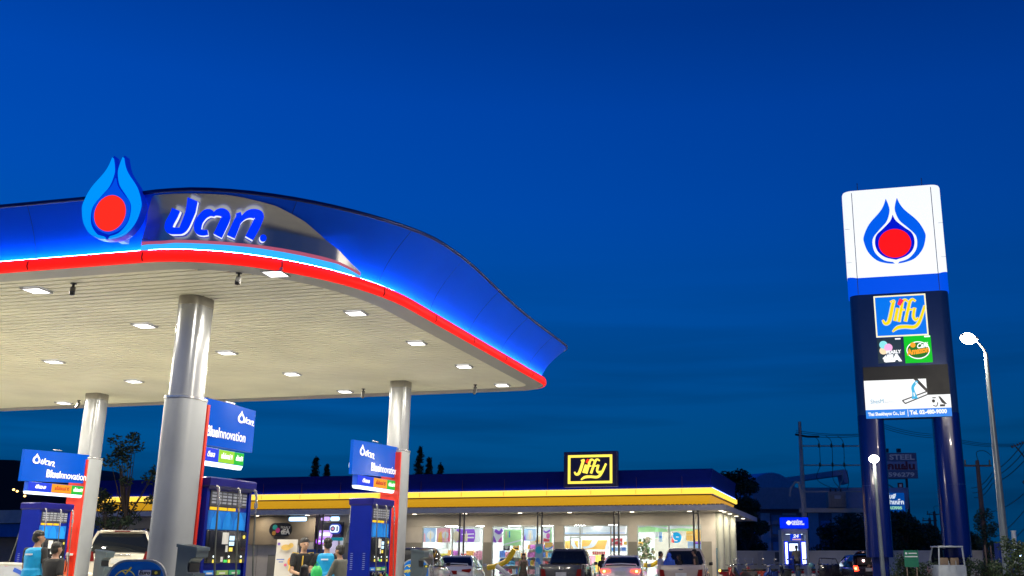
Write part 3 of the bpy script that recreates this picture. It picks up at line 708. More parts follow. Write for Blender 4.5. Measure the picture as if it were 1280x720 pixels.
# walls (front wall in piers between the openings)
OP = [(-21.1, -17.8, .45, 2.92), (-17.37, -14.12, .45, 2.92), (-13.67, -10.43, .05, 2.93), (-10.0, -6.87, .45, 2.94)]
m_ = MB()
xs = [SX0]+[v for o in OP for v in o[:2]]+[-6.4]
m_.box(((SX0+xs[-1])/2, WY+.1, 3.3), (xs[-1]-SX0, .2, .72))
lo_ = MB()
prev = -26.9
for o in OP+[(-6.4, 0, 0, 0)]:
    x1 = o[0]; m_.box(((prev+x1)/2, WY+.1, 2.55), (x1-prev, .2, .80)); MB().box(((prev+x1)/2, WY+.095, 1.1), (x1-prev, .21, 2.1)).obj('lower_wall', wallg, store); prev = o[1]
for a, b, z0, z1 in OP:
    if z0 > .1: MB().box(((a+b)/2, WY+.1, z0/2+.025), (b-a, .2, z0-.05)).obj('window_sill_wall', wallg, store)
m_.box((-6.3, WY+3.1, 1.83), (.2, 6.2, 3.46)); m_.box((SX0, WY+3, 1.83), (.2, 6, 3.46)); m_.box(((SX0-6.3)/2, WY+6.1, 1.83), (33.6, .2, 3.46))
m_.obj('wall', wallm, store)
m_ = MB().box((-6.18, WY+3.1, .95), (.06, 6.2, 1.8)).obj('side_dado', mat('dado_blue', (.11, .20, .25), .5, var=.05), store)
m_ = MB().box((-6.19, WY+3.1, 2.65), (.04, 6.2, 1.6)).obj('side_cladding', mat('side_pale', (.40, .42, .36), .45, var=.05), store)
for yy in (WY+.35, WY+2.7, WY+5.6): MB().cyl((-6.05, yy, .05), (-6.05, yy, 3.5), .22, n=20).obj('round_pillar', mat('side_pale', (.4, .4, .4)), store, SM)
# eave slab
soff = mat('soffit_white', (.48, .46, .41), .5, var=.05); eav = mat('eave_grey', (.50, .50, .50), .45, var=.06)
YE = 46.28; XE = -5.4; YEB = 62.
MB().box(((SX0-1+XE)/2, (YE+YEB)/2+.05, 3.56), (XE-SX0+1-.1, YEB-YE-.1, .10)).obj('soffit', soff, store)
MB().box(((SX0-1+XE)/2, YE, 3.60), (XE-SX0+1, .08, .24)).obj('eave', eav, store); MB().box((XE, (YE+YEB)/2+.05, 3.60), (.08, YEB-YE, .24)).obj('eave', eav, store)
mb = MB(); 
for i in range(170): mb.cyl((SX0+.1+i*.203, YE-.02, 3.735), (SX0+.1+i*.203, YE+1, 3.78), .035, n=6)
mb.obj('corrugated_roof_edge', mat('roof_tin', (.10, .11, .12), .4, metal=.5), store)
# fascia: gold lower board, glowing band, navy upper
gold = mat('gold_board', (.62, .40, .03), .45, var=.06, em=(1., .50, .015), es=.50)
def strip(pr, name, m, x1=None):
    r = []
    for (o, z) in pr:
        r.append([(SX0, SY+o, z), (SX1-o*1.0, SY+o, z), (SX1-o*1.0, 56.5, z)])
    return MB().loft([[(a, b, c) for a, b, c in q] for q in r], closed=False, cap=False).obj(name, m, store)
strip([(.30, 3.76), (.22, 3.9), (.12, 4.19)], 'gold_board', gold)
MB().tube([(SX0, SY+.11, 4.2), (SX1-.11, SY+.11, 4.2), (SX1-.11, 56.5, 4.2)], .03, 6).obj('band_gutter', mat('gutter_dark', (.10, .07, .02), .5), store)
yem = emis('yellow_light_band', (1., .62, .07), 1.5, (.6, .4, .02))
strip([(.02, 4.23), (-.05, 4.26), (-.05, 4.46), (.02, 4.50), (.10, 4.51)], 'yellow_band', yem)
strip([(.10, 4.51), (.07, 4.6), (.05, 5.0), (.0, 5.28), (-.02, 5.33), (0, 5.36), (.3, 5.37)], 'navy_fascia', fblue)
ledb = emis('store_led', (.08, .25, 1.), 5., (.1, .1, .3))
strip([(.0, 4.512), (.05, 4.516)], 'blue_led', ledb)
MB().box(((SX0+SX1)/2, SY+5.1, 5.2), (SX1-SX0-.8, 9.4, .2)).obj('roof', mat('roof_sheet', (.25, .27, .3), .5), store)
for i in range(15): MB().box((-7.4-i*2.15, SY+.055, 4.92), (.012, .03, .76)).obj('fascia_joint', mat('joint_rust', (.10, .03, .05), .6), store)
for i in range(15): MB().box((-7.4-i*2.15, SY-.052, 4.36), (.02, .01, .2)).obj('band_joint', mat('joint_gold', (.5, .3, .03), .6), store)
# windows
fram = mat('frame_grey', (.45, .48, .46), .35, metal=.5); pane = glass('shop_glass', (.93, .96, .96), alpha=1)
for k, (a, b, z0, z1) in enumerate(OP):
    fr = MB(); e = .05
    zz = [(a+e/2, (z0+z1)/2, e, z1-z0), (b-e/2, (z0+z1)/2, e, z1-z0)]
    for x, z, wx, wz in zz: fr.box((x, WY+.06, z), (wx, .10, wz))
    for z in (z0+e/2, z1-e/2): fr.box(((a+b)/2, WY+.06, z), (b-a-2*e-.002, .10, e))
    if k != 2: fr.box(((a+b)/2-(.0 if k != 0 else .02), WY+.06, (z0+z1)/2), (e, .09, z1-z0-2*e-.004))
    else:
        fr.box(((a+b)/2, WY+.06, 2.47), (b-a-2*e-.004, .09, .08))
        for x in (a+.83, a+2.37): fr.box((x, WY+.058, 1.5), (.05, .085, 2.7))
        fr.box((a+.36, WY+.03, 1.25), (.05, .05, 2.3)); fr.box((b-.45, WY+.03, 1.25), (.05, .05, 2.3)); fr.box((a+.6, WY+.03, 2.36), (.5, .05, .05))
    fo_ = fr.obj('door_frame' if k == 2 else 'window_frame', fram, store)
    MB().box(((a+b)/2, WY+.075, (z0+z1)/2), (b-a-.1, .008, z1-z0-.1)).obj('glass', pane, fo_)
# interior shell
inm = mat('interior_white', (.62, .62, .60), .6, var=.03)
MB().box((-14.2, WY+5.9, 1.6), (15.6, .1, 3.0)).obj('interior_wall', inm, store); MB().box((-14.2, WY+3.05, 3.12), (15.6, 5.6, .06)).obj('interior_ceiling', inm, store)
MB().box((-22.2, WY+3.1, 1.6), (.1, 5.8, 3.1)).obj('interior_wall', inm, store); MB().box((-14.2, WY+3.05, .085), (15.6, 5.6, .05)).obj('interior_floor', inm, store)
tubem = emis('shop_tube_light', (.92, 1., 1.), 55., (.6, .6, .6))
for i in range(9):
    for j in range(2): MB().box((-21+i*1.8, WY+1.0+2.6*j, 3.05), (.2, 1.6, .05)).obj('tube_light', tubem, store)
# eave downlights: bright discs + real light
dl = emis('downlight', (1., .86, .66), 7., (.7, .7, .6))
LD = bpy.data.lights.new('lamp_light', 'AREA'); LD.shape = 'DISK'; LD.size = .18; LD.energy = 34.; LD.color = (1., .86, .66)
proto = None
dpts = [(69+0, 0)]
for i, (px, py) in enumerate([(321, 649), (384, 648), (518, 647), (581, 646.5), (650, 645.5), (712, 644.5), (790, 643.5), (862, 642.2)]):
    d = ray(px, py); t_ = (3.5-CZ)/d.z; x = d.x*t_; y = 47.6
    x = aty(px, py, 47.6).x
    lab = 'round downlight in the store soffit, number of lights counted from the left window end'
    names = ['leftmost, above the tea sign', 'right of the long lit tube', 'left of the first shop window', 'above the first pair of poles', 'above the second shop window', 'left of the entrance', 'right of the pair of poles at the entrance', 'at the right end of the last shop window']
    lab = 'round warm downlight under the store eave, '+names[i]
    if proto is None:
        proto = thing('downlight', lab, 'downlight', (x, y, 3.505), 0, 'round downlights under the store eave')
        MB().cyl((0, 0, 0), (0, 0, -.02), .10, n=16).obj('lens', dl, proto, SM)
        lo_ = bpy.data.objects.new('lamp_light', LD); col.objects.link(lo_); lo_.parent = proto; lo_.location = (0, 0, -.03)
        MB().cyl((0, 0, .004), (0, 0, -.008), .15, .14, 18).obj('trim_ring', wpr, proto, SM)
    else: dup(proto, (x, y, 3.505), None, lab)
for i, yy in enumerate((WY-1.6, WY-.4, WY+2.0, WY+4.9, WY+8.4)):
    dup(proto, (-5.72, yy, 3.505), None, 'warm downlight by the round pillars on the right flank, %s' % ['at the front corner', 'second from the front', 'in the middle', 'second from the rear', 'rearmost'][i])
# slim twin poles
polem = mat('pole_grey', (.16, .15, .13), .4, metal=.5)
for i, px in enumerate((400, 577, 674.5, 770.5, 870.5)):
    p = aty(px, 670, 46.6)
    t = thing('twin_pole', 'pair of slim grey poles holding the eave '+['left of the lit shop signs', 'in front of the first shop window', 'with a banner, before the second window', 'in front of the entrance', 'before the last window'][i], 'poles', (p.x, 46.6, .05), 0, 'slim twin poles along the store front')
    for s_ in (-.11, .11): MB().cyl((s_, 0, 0), (s_, 0, 3.48), .042, n=10).obj('pole', polem, t, SM)
    MB().box((0, 0, 3.3), (.3, .03, .06)).box((0, 0, .02), (.36, .14, .04)).obj('tie_plate', polem, t)
# roof sign
p0 = aty(704.5, 609, 46.2); p1 = aty(771.5, 563.5, 46.2)
t = thing('roof_sign', 'square navy roof sign with glowing yellow frame and yellow script lettering', 'sign', ((p0.x+p1.x)/2, 46.35, p0.z))
W_ = p1.x-p0.x; H_ = p1.z-p0.z
MB().box((0, .0, H_/2), (W_, .34, H_), bev=.02).obj('cabinet', mat('sign_navy', (.02, .015, .09), .35, var=.05), t)
yn = emis('neon_yellow', (1., .80, .10), 1.3, (.5, .4, .02))
T = TF((-W_/2, -.172, 0), (1, 0, 0), (0, 0, 1))
a, b, c, d, e = W_*.085, H_*.09, W_*.91, H_*.90, .11
for q in ([(a, b), (c, b), (c, b+e), (a, b+e)], [(a, d-e), (c, d-e), (c, d), (a, d)], [(a, b+e), (a+e, b+e), (a+e, d-e), (a, d-e)], [(c-e, b+e), (c, b+e), (c, d-e), (c-e, d-e)]):
    flat(0, [q], 'neon_frame', yn, t, T, .05)
jiffy(t, TF((-W_/2+W_*.19, -.172, H_*.20), (1, 0, 0), (0, 0, 1)), W_*.64, yn, emis('neon_red', (1., .05, .02), 1.2, (.5, .02, .02)), .07)
# --- posters hung inside the windows (flat prints)
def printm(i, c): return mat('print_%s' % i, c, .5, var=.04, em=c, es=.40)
PC = dict(wh=(.78, .80, .85), lb=(.45, .62, .90), pk=(.85, .45, .55), or_=(.85, .50, .12), pu=(.28, .10, .65), gr=(.45, .80, .40), te=(.05, .35, .55), ye=(.85, .7, .1), rd=(.75, .10, .12), gy=(.50, .48, .46), bl=(.05, .25, .7), cr=(.8, .7, .5), dk=(.06, .05, .05), mg=(.7, .15, .5))
def poster(px0, py0, px1, py1, bgc, marks, lab, dy=.0, cat='poster'):
    Y = WY+.22+dy; a = aty(px0, py1, Y); b = aty(px1, py0, Y); W = b.x-a.x; H = b.z-a.z
    t = thing('window_poster', lab, cat, (a.x, Y, a.z), 0, 'posters in the store windows')
    MB().box((W/2, .01, H/2), (W, .02, H)).obj('sheet', printm(bgc, PC[bgc]), t)
    T = TF((0, -.001, 0), (1, 0, 0), (0, 0, 1))
    for i, (c_, poly) in enumerate(marks): flat(0, [[(x*W, y*H) for x, y in poly]], 'print', printm(c_, PC[c_]), t, T, .003+.0015*i)
    return t
bottle = lambda x: [(x-.05, .08), (x+.05, .08), (x+.055, .55), (x+.02, .68), (x+.018, .85), (x-.018, .85), (x-.02, .68), (x-.055, .55)]
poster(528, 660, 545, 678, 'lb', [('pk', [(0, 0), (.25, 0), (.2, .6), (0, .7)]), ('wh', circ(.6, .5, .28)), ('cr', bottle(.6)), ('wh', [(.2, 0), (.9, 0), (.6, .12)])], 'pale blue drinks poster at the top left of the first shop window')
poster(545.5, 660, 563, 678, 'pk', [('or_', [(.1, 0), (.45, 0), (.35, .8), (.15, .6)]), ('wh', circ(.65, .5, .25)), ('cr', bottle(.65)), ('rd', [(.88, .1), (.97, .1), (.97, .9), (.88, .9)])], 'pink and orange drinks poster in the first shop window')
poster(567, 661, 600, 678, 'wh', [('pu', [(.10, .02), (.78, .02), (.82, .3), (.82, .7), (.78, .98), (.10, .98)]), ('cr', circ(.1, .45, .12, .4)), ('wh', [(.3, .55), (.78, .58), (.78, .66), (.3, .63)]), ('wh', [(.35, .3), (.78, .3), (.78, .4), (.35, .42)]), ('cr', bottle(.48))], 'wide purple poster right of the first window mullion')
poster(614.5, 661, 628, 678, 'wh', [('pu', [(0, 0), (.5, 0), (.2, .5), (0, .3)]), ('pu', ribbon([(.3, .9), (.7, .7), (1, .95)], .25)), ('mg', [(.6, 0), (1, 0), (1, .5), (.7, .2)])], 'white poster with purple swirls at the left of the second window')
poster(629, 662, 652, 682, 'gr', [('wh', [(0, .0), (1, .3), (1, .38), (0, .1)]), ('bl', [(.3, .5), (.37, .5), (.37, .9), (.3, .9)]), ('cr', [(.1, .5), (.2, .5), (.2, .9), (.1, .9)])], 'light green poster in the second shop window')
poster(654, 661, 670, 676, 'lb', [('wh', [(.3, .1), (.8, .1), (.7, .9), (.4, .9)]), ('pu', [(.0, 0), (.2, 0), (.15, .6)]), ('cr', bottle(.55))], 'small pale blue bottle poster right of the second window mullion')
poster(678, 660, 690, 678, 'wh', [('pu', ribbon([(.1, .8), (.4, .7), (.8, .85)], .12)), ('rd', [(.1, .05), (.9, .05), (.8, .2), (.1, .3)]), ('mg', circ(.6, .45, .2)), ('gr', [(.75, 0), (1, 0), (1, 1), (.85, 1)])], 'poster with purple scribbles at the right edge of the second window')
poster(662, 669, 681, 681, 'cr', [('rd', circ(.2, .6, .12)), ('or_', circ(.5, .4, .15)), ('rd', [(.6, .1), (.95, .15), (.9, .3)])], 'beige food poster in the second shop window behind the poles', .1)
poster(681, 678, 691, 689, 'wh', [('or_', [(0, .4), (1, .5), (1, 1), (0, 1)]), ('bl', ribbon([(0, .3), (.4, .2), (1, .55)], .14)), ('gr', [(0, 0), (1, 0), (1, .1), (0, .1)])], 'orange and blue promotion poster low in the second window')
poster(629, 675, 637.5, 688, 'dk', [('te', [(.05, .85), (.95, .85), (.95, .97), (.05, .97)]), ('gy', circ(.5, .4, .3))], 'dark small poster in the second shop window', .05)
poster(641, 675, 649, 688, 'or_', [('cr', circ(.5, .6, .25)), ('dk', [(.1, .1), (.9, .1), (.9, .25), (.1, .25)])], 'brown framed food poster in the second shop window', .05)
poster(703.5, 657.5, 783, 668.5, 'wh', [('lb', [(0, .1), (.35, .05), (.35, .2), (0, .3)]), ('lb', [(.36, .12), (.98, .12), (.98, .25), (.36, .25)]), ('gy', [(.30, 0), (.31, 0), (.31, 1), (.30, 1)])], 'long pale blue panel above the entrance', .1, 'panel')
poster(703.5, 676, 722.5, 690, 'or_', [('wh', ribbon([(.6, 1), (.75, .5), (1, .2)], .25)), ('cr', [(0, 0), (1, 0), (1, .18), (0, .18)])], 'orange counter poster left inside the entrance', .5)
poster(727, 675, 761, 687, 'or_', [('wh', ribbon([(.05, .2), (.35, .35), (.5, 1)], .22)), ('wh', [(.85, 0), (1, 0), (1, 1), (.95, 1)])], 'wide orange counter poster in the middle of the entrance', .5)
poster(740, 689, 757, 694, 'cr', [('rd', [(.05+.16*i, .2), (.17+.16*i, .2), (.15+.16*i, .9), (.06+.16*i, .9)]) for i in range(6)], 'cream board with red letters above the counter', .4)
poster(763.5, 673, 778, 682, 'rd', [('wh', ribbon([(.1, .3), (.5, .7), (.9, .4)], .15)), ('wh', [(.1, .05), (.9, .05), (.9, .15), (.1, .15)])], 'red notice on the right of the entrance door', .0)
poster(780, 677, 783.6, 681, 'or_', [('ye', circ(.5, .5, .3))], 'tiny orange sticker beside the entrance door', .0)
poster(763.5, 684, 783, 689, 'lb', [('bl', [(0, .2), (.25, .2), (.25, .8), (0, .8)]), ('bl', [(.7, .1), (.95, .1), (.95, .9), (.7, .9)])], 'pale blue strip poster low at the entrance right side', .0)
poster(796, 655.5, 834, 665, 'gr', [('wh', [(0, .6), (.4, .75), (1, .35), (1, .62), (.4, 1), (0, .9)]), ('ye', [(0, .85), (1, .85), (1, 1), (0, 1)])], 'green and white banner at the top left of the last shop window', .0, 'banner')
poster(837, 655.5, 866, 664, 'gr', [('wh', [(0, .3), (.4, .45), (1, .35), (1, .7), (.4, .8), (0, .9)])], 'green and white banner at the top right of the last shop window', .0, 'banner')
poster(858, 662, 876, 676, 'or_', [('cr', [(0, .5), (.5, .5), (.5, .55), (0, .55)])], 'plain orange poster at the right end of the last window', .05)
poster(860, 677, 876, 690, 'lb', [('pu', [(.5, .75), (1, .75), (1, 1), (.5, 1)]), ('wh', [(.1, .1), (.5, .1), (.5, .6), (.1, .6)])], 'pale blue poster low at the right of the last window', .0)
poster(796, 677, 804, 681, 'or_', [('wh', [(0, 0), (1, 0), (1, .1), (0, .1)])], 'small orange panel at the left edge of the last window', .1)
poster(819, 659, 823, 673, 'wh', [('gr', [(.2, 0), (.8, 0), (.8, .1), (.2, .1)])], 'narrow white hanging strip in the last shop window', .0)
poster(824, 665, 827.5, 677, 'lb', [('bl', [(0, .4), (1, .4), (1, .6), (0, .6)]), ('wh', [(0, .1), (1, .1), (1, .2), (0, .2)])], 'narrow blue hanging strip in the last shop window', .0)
# round sticker
p = aty(845.5, 672, WY+.02)
t = thing('round_sticker', 'round bright blue sticker with a red and white figure on the last window', 'sticker', (p.x, WY+.0, p.z))
T = TF((0, 0, 0), (1, 0, 0), (0, 0, 1))
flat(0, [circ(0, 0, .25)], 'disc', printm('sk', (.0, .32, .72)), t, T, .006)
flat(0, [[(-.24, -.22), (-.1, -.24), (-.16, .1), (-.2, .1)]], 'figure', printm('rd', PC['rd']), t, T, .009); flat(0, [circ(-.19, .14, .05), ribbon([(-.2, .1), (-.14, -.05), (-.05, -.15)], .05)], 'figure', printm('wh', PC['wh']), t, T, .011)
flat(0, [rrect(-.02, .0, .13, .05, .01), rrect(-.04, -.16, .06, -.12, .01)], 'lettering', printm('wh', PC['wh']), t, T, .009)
# --- shelf units with goods, seen through the glass
cols_ = [(.6, .1, .1), (.1, .2, .6), (.7, .6, .1), (.1, .5, .4), (.7, .7, .72), (.5, .15, .5), (.8, .4, .1), (.15, .45, .75), (.75, .3, .4)]
gm = [mat('goods_%d' % i, c, .4, var=.1) for i, c in enumerate(cols_)]
rs = random.Random(3)
def shelf(x0, x1, y, H, lab, lev=4):
    t = thing('shelf_unit', lab, 'shelf', ((x0+x1)/2, y, .11), 0, 'shelf units inside the store'); W = x1-x0
    MB().box((0, .2, H/2), (W, .04, H)).obj('back_panel', inm, t)
    for k in range(lev):
        z = .1+k*(H-.1)/lev; MB().box((0, 0, z), (W, .4, .03)).obj('shelf', inm, t)
        x = -W/2+.06; bat = [MB() for _ in gm]; 
        while x < W/2-.1:
            w0 = rs.uniform(.07, .16); h0 = rs.uniform(.5, .85)*(H-.1)/lev; i = rs.randrange(len(gm)); nb = rs.randint(1, 4)
            for _ in range(nb):
                if x > W/2-.1: break
                bat[i].box((x+w0/2, -.08, z+.016+h0/2), (w0*.9, .16, h0)); x += w0
        for b_, mm in zip(bat, gm):
            if b_.v: o_ = b_.obj('goods_row', mm, t); o_['kind'] = 'stuff'
shelf(-21.0, -19.5, WY+1.3, 1.75, 'low goods shelf behind the left half of the first window', 3); shelf(-19.4, -17.9, WY+1.1, 1.7, 'low goods shelf behind the right half of the first window', 3)
shelf(-17.3, -15.9, WY+1.0, 1.7, 'goods shelf behind the left half of the second window'); shelf(-15.8, -14.2, WY+.9, 2.1, 'taller goods shelf behind the right half of the second window', 5)
shelf(-13.4, -11.0, WY+3.4, 1.5, 'goods shelf at the back behind the entrance', 3); shelf(-9.9, -7.0, WY+3.8, 1.3, 'low shelf far behind the last window', 3)
MB().box((-8.4, WY+5.8, 2.1), (3.6, .06, 1.6)).obj('interior_panel', mat('interior_tan', (.42, .36, .30), .6), store)
# banner on the second twin pole
p = aty(674, 690, 46.5)
t = thing('pole_banner', 'tall grey blue banner with a teal circle tied between the twin poles', 'banner', (p.x, 46.48, aty(674, 720, 46.5).z))
hb = aty(674, 680, 46.5).z-aty(674, 720, 46.5).z
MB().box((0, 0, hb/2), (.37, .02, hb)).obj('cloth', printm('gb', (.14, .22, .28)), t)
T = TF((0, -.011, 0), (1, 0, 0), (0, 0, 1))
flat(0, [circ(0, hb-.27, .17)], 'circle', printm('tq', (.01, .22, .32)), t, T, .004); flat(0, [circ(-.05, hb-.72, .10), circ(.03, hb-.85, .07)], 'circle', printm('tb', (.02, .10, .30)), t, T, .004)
flat(0, [rrect(-.1+.07*i, hb-1.35, -.07+.07*i, hb-1.05, .01) for i in range(3)], 'print', printm('gy', PC['gy']), t, T, .004)
# yellow slide shape outside window 2
t = thing('inflatable_arch', 'yellow and white curved play arch in front of the second window', 'play arch', (aty(632, 700, 47.4).x, 47.4, .05))
MB().tube(spline([(-.9, 0, .9), (-.4, 0, 1.0), (.1, 0, 1.25), (.42, 0, 1.75)], 5), .13, 10).obj('yellow_tube', mat('play_yellow', (.8, .55, .02), .4), t, SM)
MB().tube(spline([(-.4, -.1, 1.0), (-.1, -.1, .75), (.3, -.1, .5)], 5), .11, 10).obj('white_tube', wpr, t, SM)
MB().tube([(-.6, .05, 0), (-.6, .05, .9)], .05, 8).obj('support', polem, t, SM)
t = thing('flower_arrangement', 'tall white and green flower arrangement on a yellow draped stand by the last window', 'flowers', (aty(808, 700, 48.2).x, 48.2, .05))
MB().tube([(0, 0, 0), (0, 0, 1.2)], .04, 8).obj('stand', polem, t, SM)
mb = MB(); ml = MB()
for i in range(80):
    a = rs.uniform(0, 6.28); r_ = rs.uniform(0, .42); z = 1.75+rs.uniform(-.45, .5)
    (mb if i % 2 else ml).ball((r_*math.cos(a), r_*math.sin(a)*.4, z), rs.uniform(.04, .09), 6, 5)
mb.obj('blooms', mat('bloom_white', (.6, .6, .45), .6), t); ml.obj('foliage', mat('flower_leaf', (.20, .35, .16), .6), t)
MB().tube(spline([(-.6, -.1, 1.35), (-.3, -.15, 1.1), (.2, -.15, 1.0), (.6, -.1, 1.2), (.7, -.1, 1.4)], 5), .09, 8).obj('drape', mat('play_yellow', (.8, .55, .02)), t, SM)
# ================================================================== PEOPLE
def remesh(mb, voxel, name, m, parent):
    me = bpy.data.meshes.new(name+'_t'); me.from_pydata(mb.v, [], mb.f); me.update()
    bm = bmesh.new(); bm.from_mesh(me); bmesh.ops.recalc_face_normals(bm, faces=bm.faces); bm.to_mesh(me); bm.free()
    o = bpy.data.objects.new(name+'_t', me); col.objects.link(o)
    md = o.modifiers.new('r', 'REMESH'); md.mode = 'VOXEL'; md.voxel_size = voxel; md.use_smooth_shade = True
    sm = o.modifiers.new('s', 'SMOOTH'); sm.factor = .5; sm.iterations = 3
    dg = bpy.context.evaluated_depsgraph_get(); r = bpy.data.meshes.new_from_object(o.evaluated_get(dg))
    col.objects.unlink(o); bpy.data.objects.remove(o)
    for p in r.polygons: p.use_smooth = True
    r.name = name; r.materials.clear(); r.materials.append(m)
    q = bpy.data.objects.new(name, r); col.objects.link(q); q.parent = parent
    return q
V = Vector
def cap_(mb, a, b, r0, r1, n=10):
    mb.cyl(a, b, r0, r1, n); mb.ball(a, r0, n, 6); mb.ball(b, r1, n, 6)
def ik(S, H, a, b, hint):
    d = H-S; L = min(d.length, a+b-.004); dn = d.normalized(); H = S+dn*L
    x = (a*a-b*b+L*L)/(2*L); y = math.sqrt(max(0, a*a-x*x)); h = hint-dn*hint.dot(dn); h.normalize()
    return S+dn*x+h*y, H
SK = (.30, .16, .10)
def person(lab, x, y, z0, h, rz, lean=0., sit=False, lh=None, rh=None, shirt=(.02, .02, .022), trousers=(.02, .02, .025), vest=None, hair=(.005, .004, .004), longhair=False, dress=None, scarf=None, sleeve=.6, headturn=0., skin=SK, stripe=None, female=False, seat=.45, fat=1.):
    t = thing('person', lab, 'person', (x, y, z0), rz)
    s = h; ms = mat('skin_%.2f' % skin[0], skin, .5, var=.06, vs=20)
    drop = 0 if not sit else (.53*s-seat-.09)
    zz = lambda v: v*s-drop
    pel = V((0, 0, zz(.53))); wst = V((0, lean*.12, zz(.61))); ch = V((0, lean*.28, zz(.73)-abs(lean)*.05)); nk = V((0, lean*.42, zz(.825)-abs(lean)*.12)); hd = V((0, lean*.52+.015, zz(.925)-abs(lean)*.17))
    w = .105*s*(.88 if female else 1.)
    b = MB(); n = 12
    # torso as stacked ellipses
    def torso(mb, g, zlo=None, flarex=0.):
        T_ = [(pel+V((0, 0, -.03*s)), .085, .062), (pel+V((0, 0, .02*s)), .092*(1.06 if female else 1), .066), (wst, .078*(.92 if female else 1)*fat, .056*fat), (ch, .098, .062), (V((0, nk.y-.01, zz(.80)-abs(lean)*.1)), .098, .050), (nk+V((0, 0, .0)), .045, .04)]
        rr = []
        for c, a, d in T_:
            rr.append([c+V(((a*s+g)*math.cos(2*math.pi*k/14), (d*s+g)*math.sin(2*math.pi*k/14), 0)) for k in range(14)])
        mb.loft(rr)
    torso(b, 0)
    hdir = Matrix.Rotation(headturn, 4, 'Z')
    def hp(a, b_, c): return hd+hdir @ V((a*s, b_*s, c*s))
    b.cyl(nk-V((0, 0, .02*s)), hd-V((0, .005, .03*s)), .034*s, .031*s, 10)
    b.ball(hp(0, -.002, .012), (.045*s, .055*s, .055*s), 14, 10); b.ball(hp(0, .012, -.02), (.036*s, .040*s, .048*s), 12, 8)
    b.ball(hp(0, .056, -.008), (.009*s, .012*s, .014*s), 8, 6)
    for sg in (-1, 1): b.ball(hp(sg*.046, -.002, -.005), (.007*s, .013*s, .019*s), 8, 6)
    b.ball(hp(0, .048, -.037), (.014*s, .006*s, .005*s), 8, 5)
    arms = []
    for sg, tgt in ((-1, lh), (1, rh)):
        S = V((sg*w, nk.y-.01*s, zz(.795)-abs(lean)*.11))
        H = V(tgt) if tgt else V((sg*.15*s, lean*.30+.03*s, zz(.47)))
        E, H = ik(S, H, .175*s, .155*s, V((sg*.5, -1, -.2)))
        arms.append((sg, S, E, H))
        cap_(b, S, E, .029*s, .023*s); cap_(b, E, H, .023*s, .015*s)
        dn = (H-E).normalized(); side = dn.cross(V((sg, 0, 0))); side = side.normalized() if side.length > .1 else V((0, 1, 0)); pn = dn.cross(side)
        P = H+dn*.028*s
        b.loft([[P+dn*.03*s*u+side*(.024*s)*math.cos(a)+pn*.010*s*math.sin(a) for a in [2*math.pi*k/10 for k in range(10)]] for u in (-1.1, -.4, .4, 1.1)])
    legs = []
    for sg in (-1, 1):
        Hp = pel+V((sg*.052*s, 0, -.01*s))
        if sit:
            K = Hp+V((sg*.04*s, .235*s, .01*s)); A = V((sg*.07*s, .25*s, .045*s))
            if A.z > K.z-.2: A = K+V((0, .05, -.3))
        else: K = V((sg*.056*s, .012*s, .285*s)); A = V((sg*.06*s, -.012*s, .05*s))
        legs.append((sg, Hp, K, A))
        cap_(b, Hp, K, .056*s, .036*s); cap_(b, K, A, .036*s, .022*s)
        cap_(b, A+V((0, -.012*s, -.02*s)), A+V((sg*.012*s, .085*s, -.032*s)), .024*s, .017*s, 8)
    body = remesh(b, .014, 'body', ms, t)
    # fingers: separate tapered digits rooted in each palm, joined to the body mesh
    fb = MB()
    for sg, S, E, H in arms:
        dn = (H-E).normalized(); side = dn.cross(V((sg, 0, 0))); side = side.normalized() if side.length > .1 else V((0, 1, 0)); pn = dn.cross(side)
        P = H+dn*.055*s
        for i, (o, L) in enumerate(((-.018, .034), (-.006, .041), (.006, .044), (.018, .040))):
            a = P+side*o*s-dn*.012*s; fb.tube([a, a+dn*L*.5*s, a+dn*L*.95*s+pn*L*.35*s*sg], [.0062*s, .0056*s, .0042*s], 6)
        a = H+side*.020*s+dn*.012*s; fb.tube([a, a+side*.014*s+dn*.018*s, a+side*.015*s+dn*.038*s+pn*.006*s], [.0072*s, .0064*s, .005*s], 6)
    bm = bmesh.new(); bm.from_mesh(body.data); fm = bpy.data.meshes.new('f'); fm.from_pydata(fb.v, [], fb.f); bm.from_mesh(fm)
    bmesh.ops.recalc_face_normals(bm, faces=bm.faces)
    for f_ in bm.faces: f_.smooth = True
    bm.to_mesh(body.data); bm.free(); bpy.data.meshes.remove(fm)
    e = MB()
    for sg in (-1, 1): MB().ball(hp(sg*.017, .0475, .004), (.006*s, .004*s, .005*s), 8, 6).obj('eye', mat('eye_dark', (.01, .008, .006), .2), t, SM)
    def key(c): return '%.2f_%.2f_%.2f' % c
    # clothes
    if dress is None:
        g = MB(); torso(g, .014)
        for sg, S, E, H in arms:
            M_ = S+(E-S)*sleeve if sleeve <= 1 else E
            cap_(g, S, M_, .036*s, .034*s)
            if sleeve > 1: cap_(g, E, E+(H-E)*.85, .030*s, .022*s)
        if not sit: g.loft([[V((a*(.092*s+.016), c*(.068*s+.016), zz(z))) for a, c in [(math.cos(2*math.pi*k/14), math.sin(2*math.pi*k/14)) for k in range(14)]] for z in (.475, .56)])
        remesh(g, .016, 'shirt', mat('cloth_'+key(shirt), shirt, .8, var=.1, vs=8, bump=.4), t)
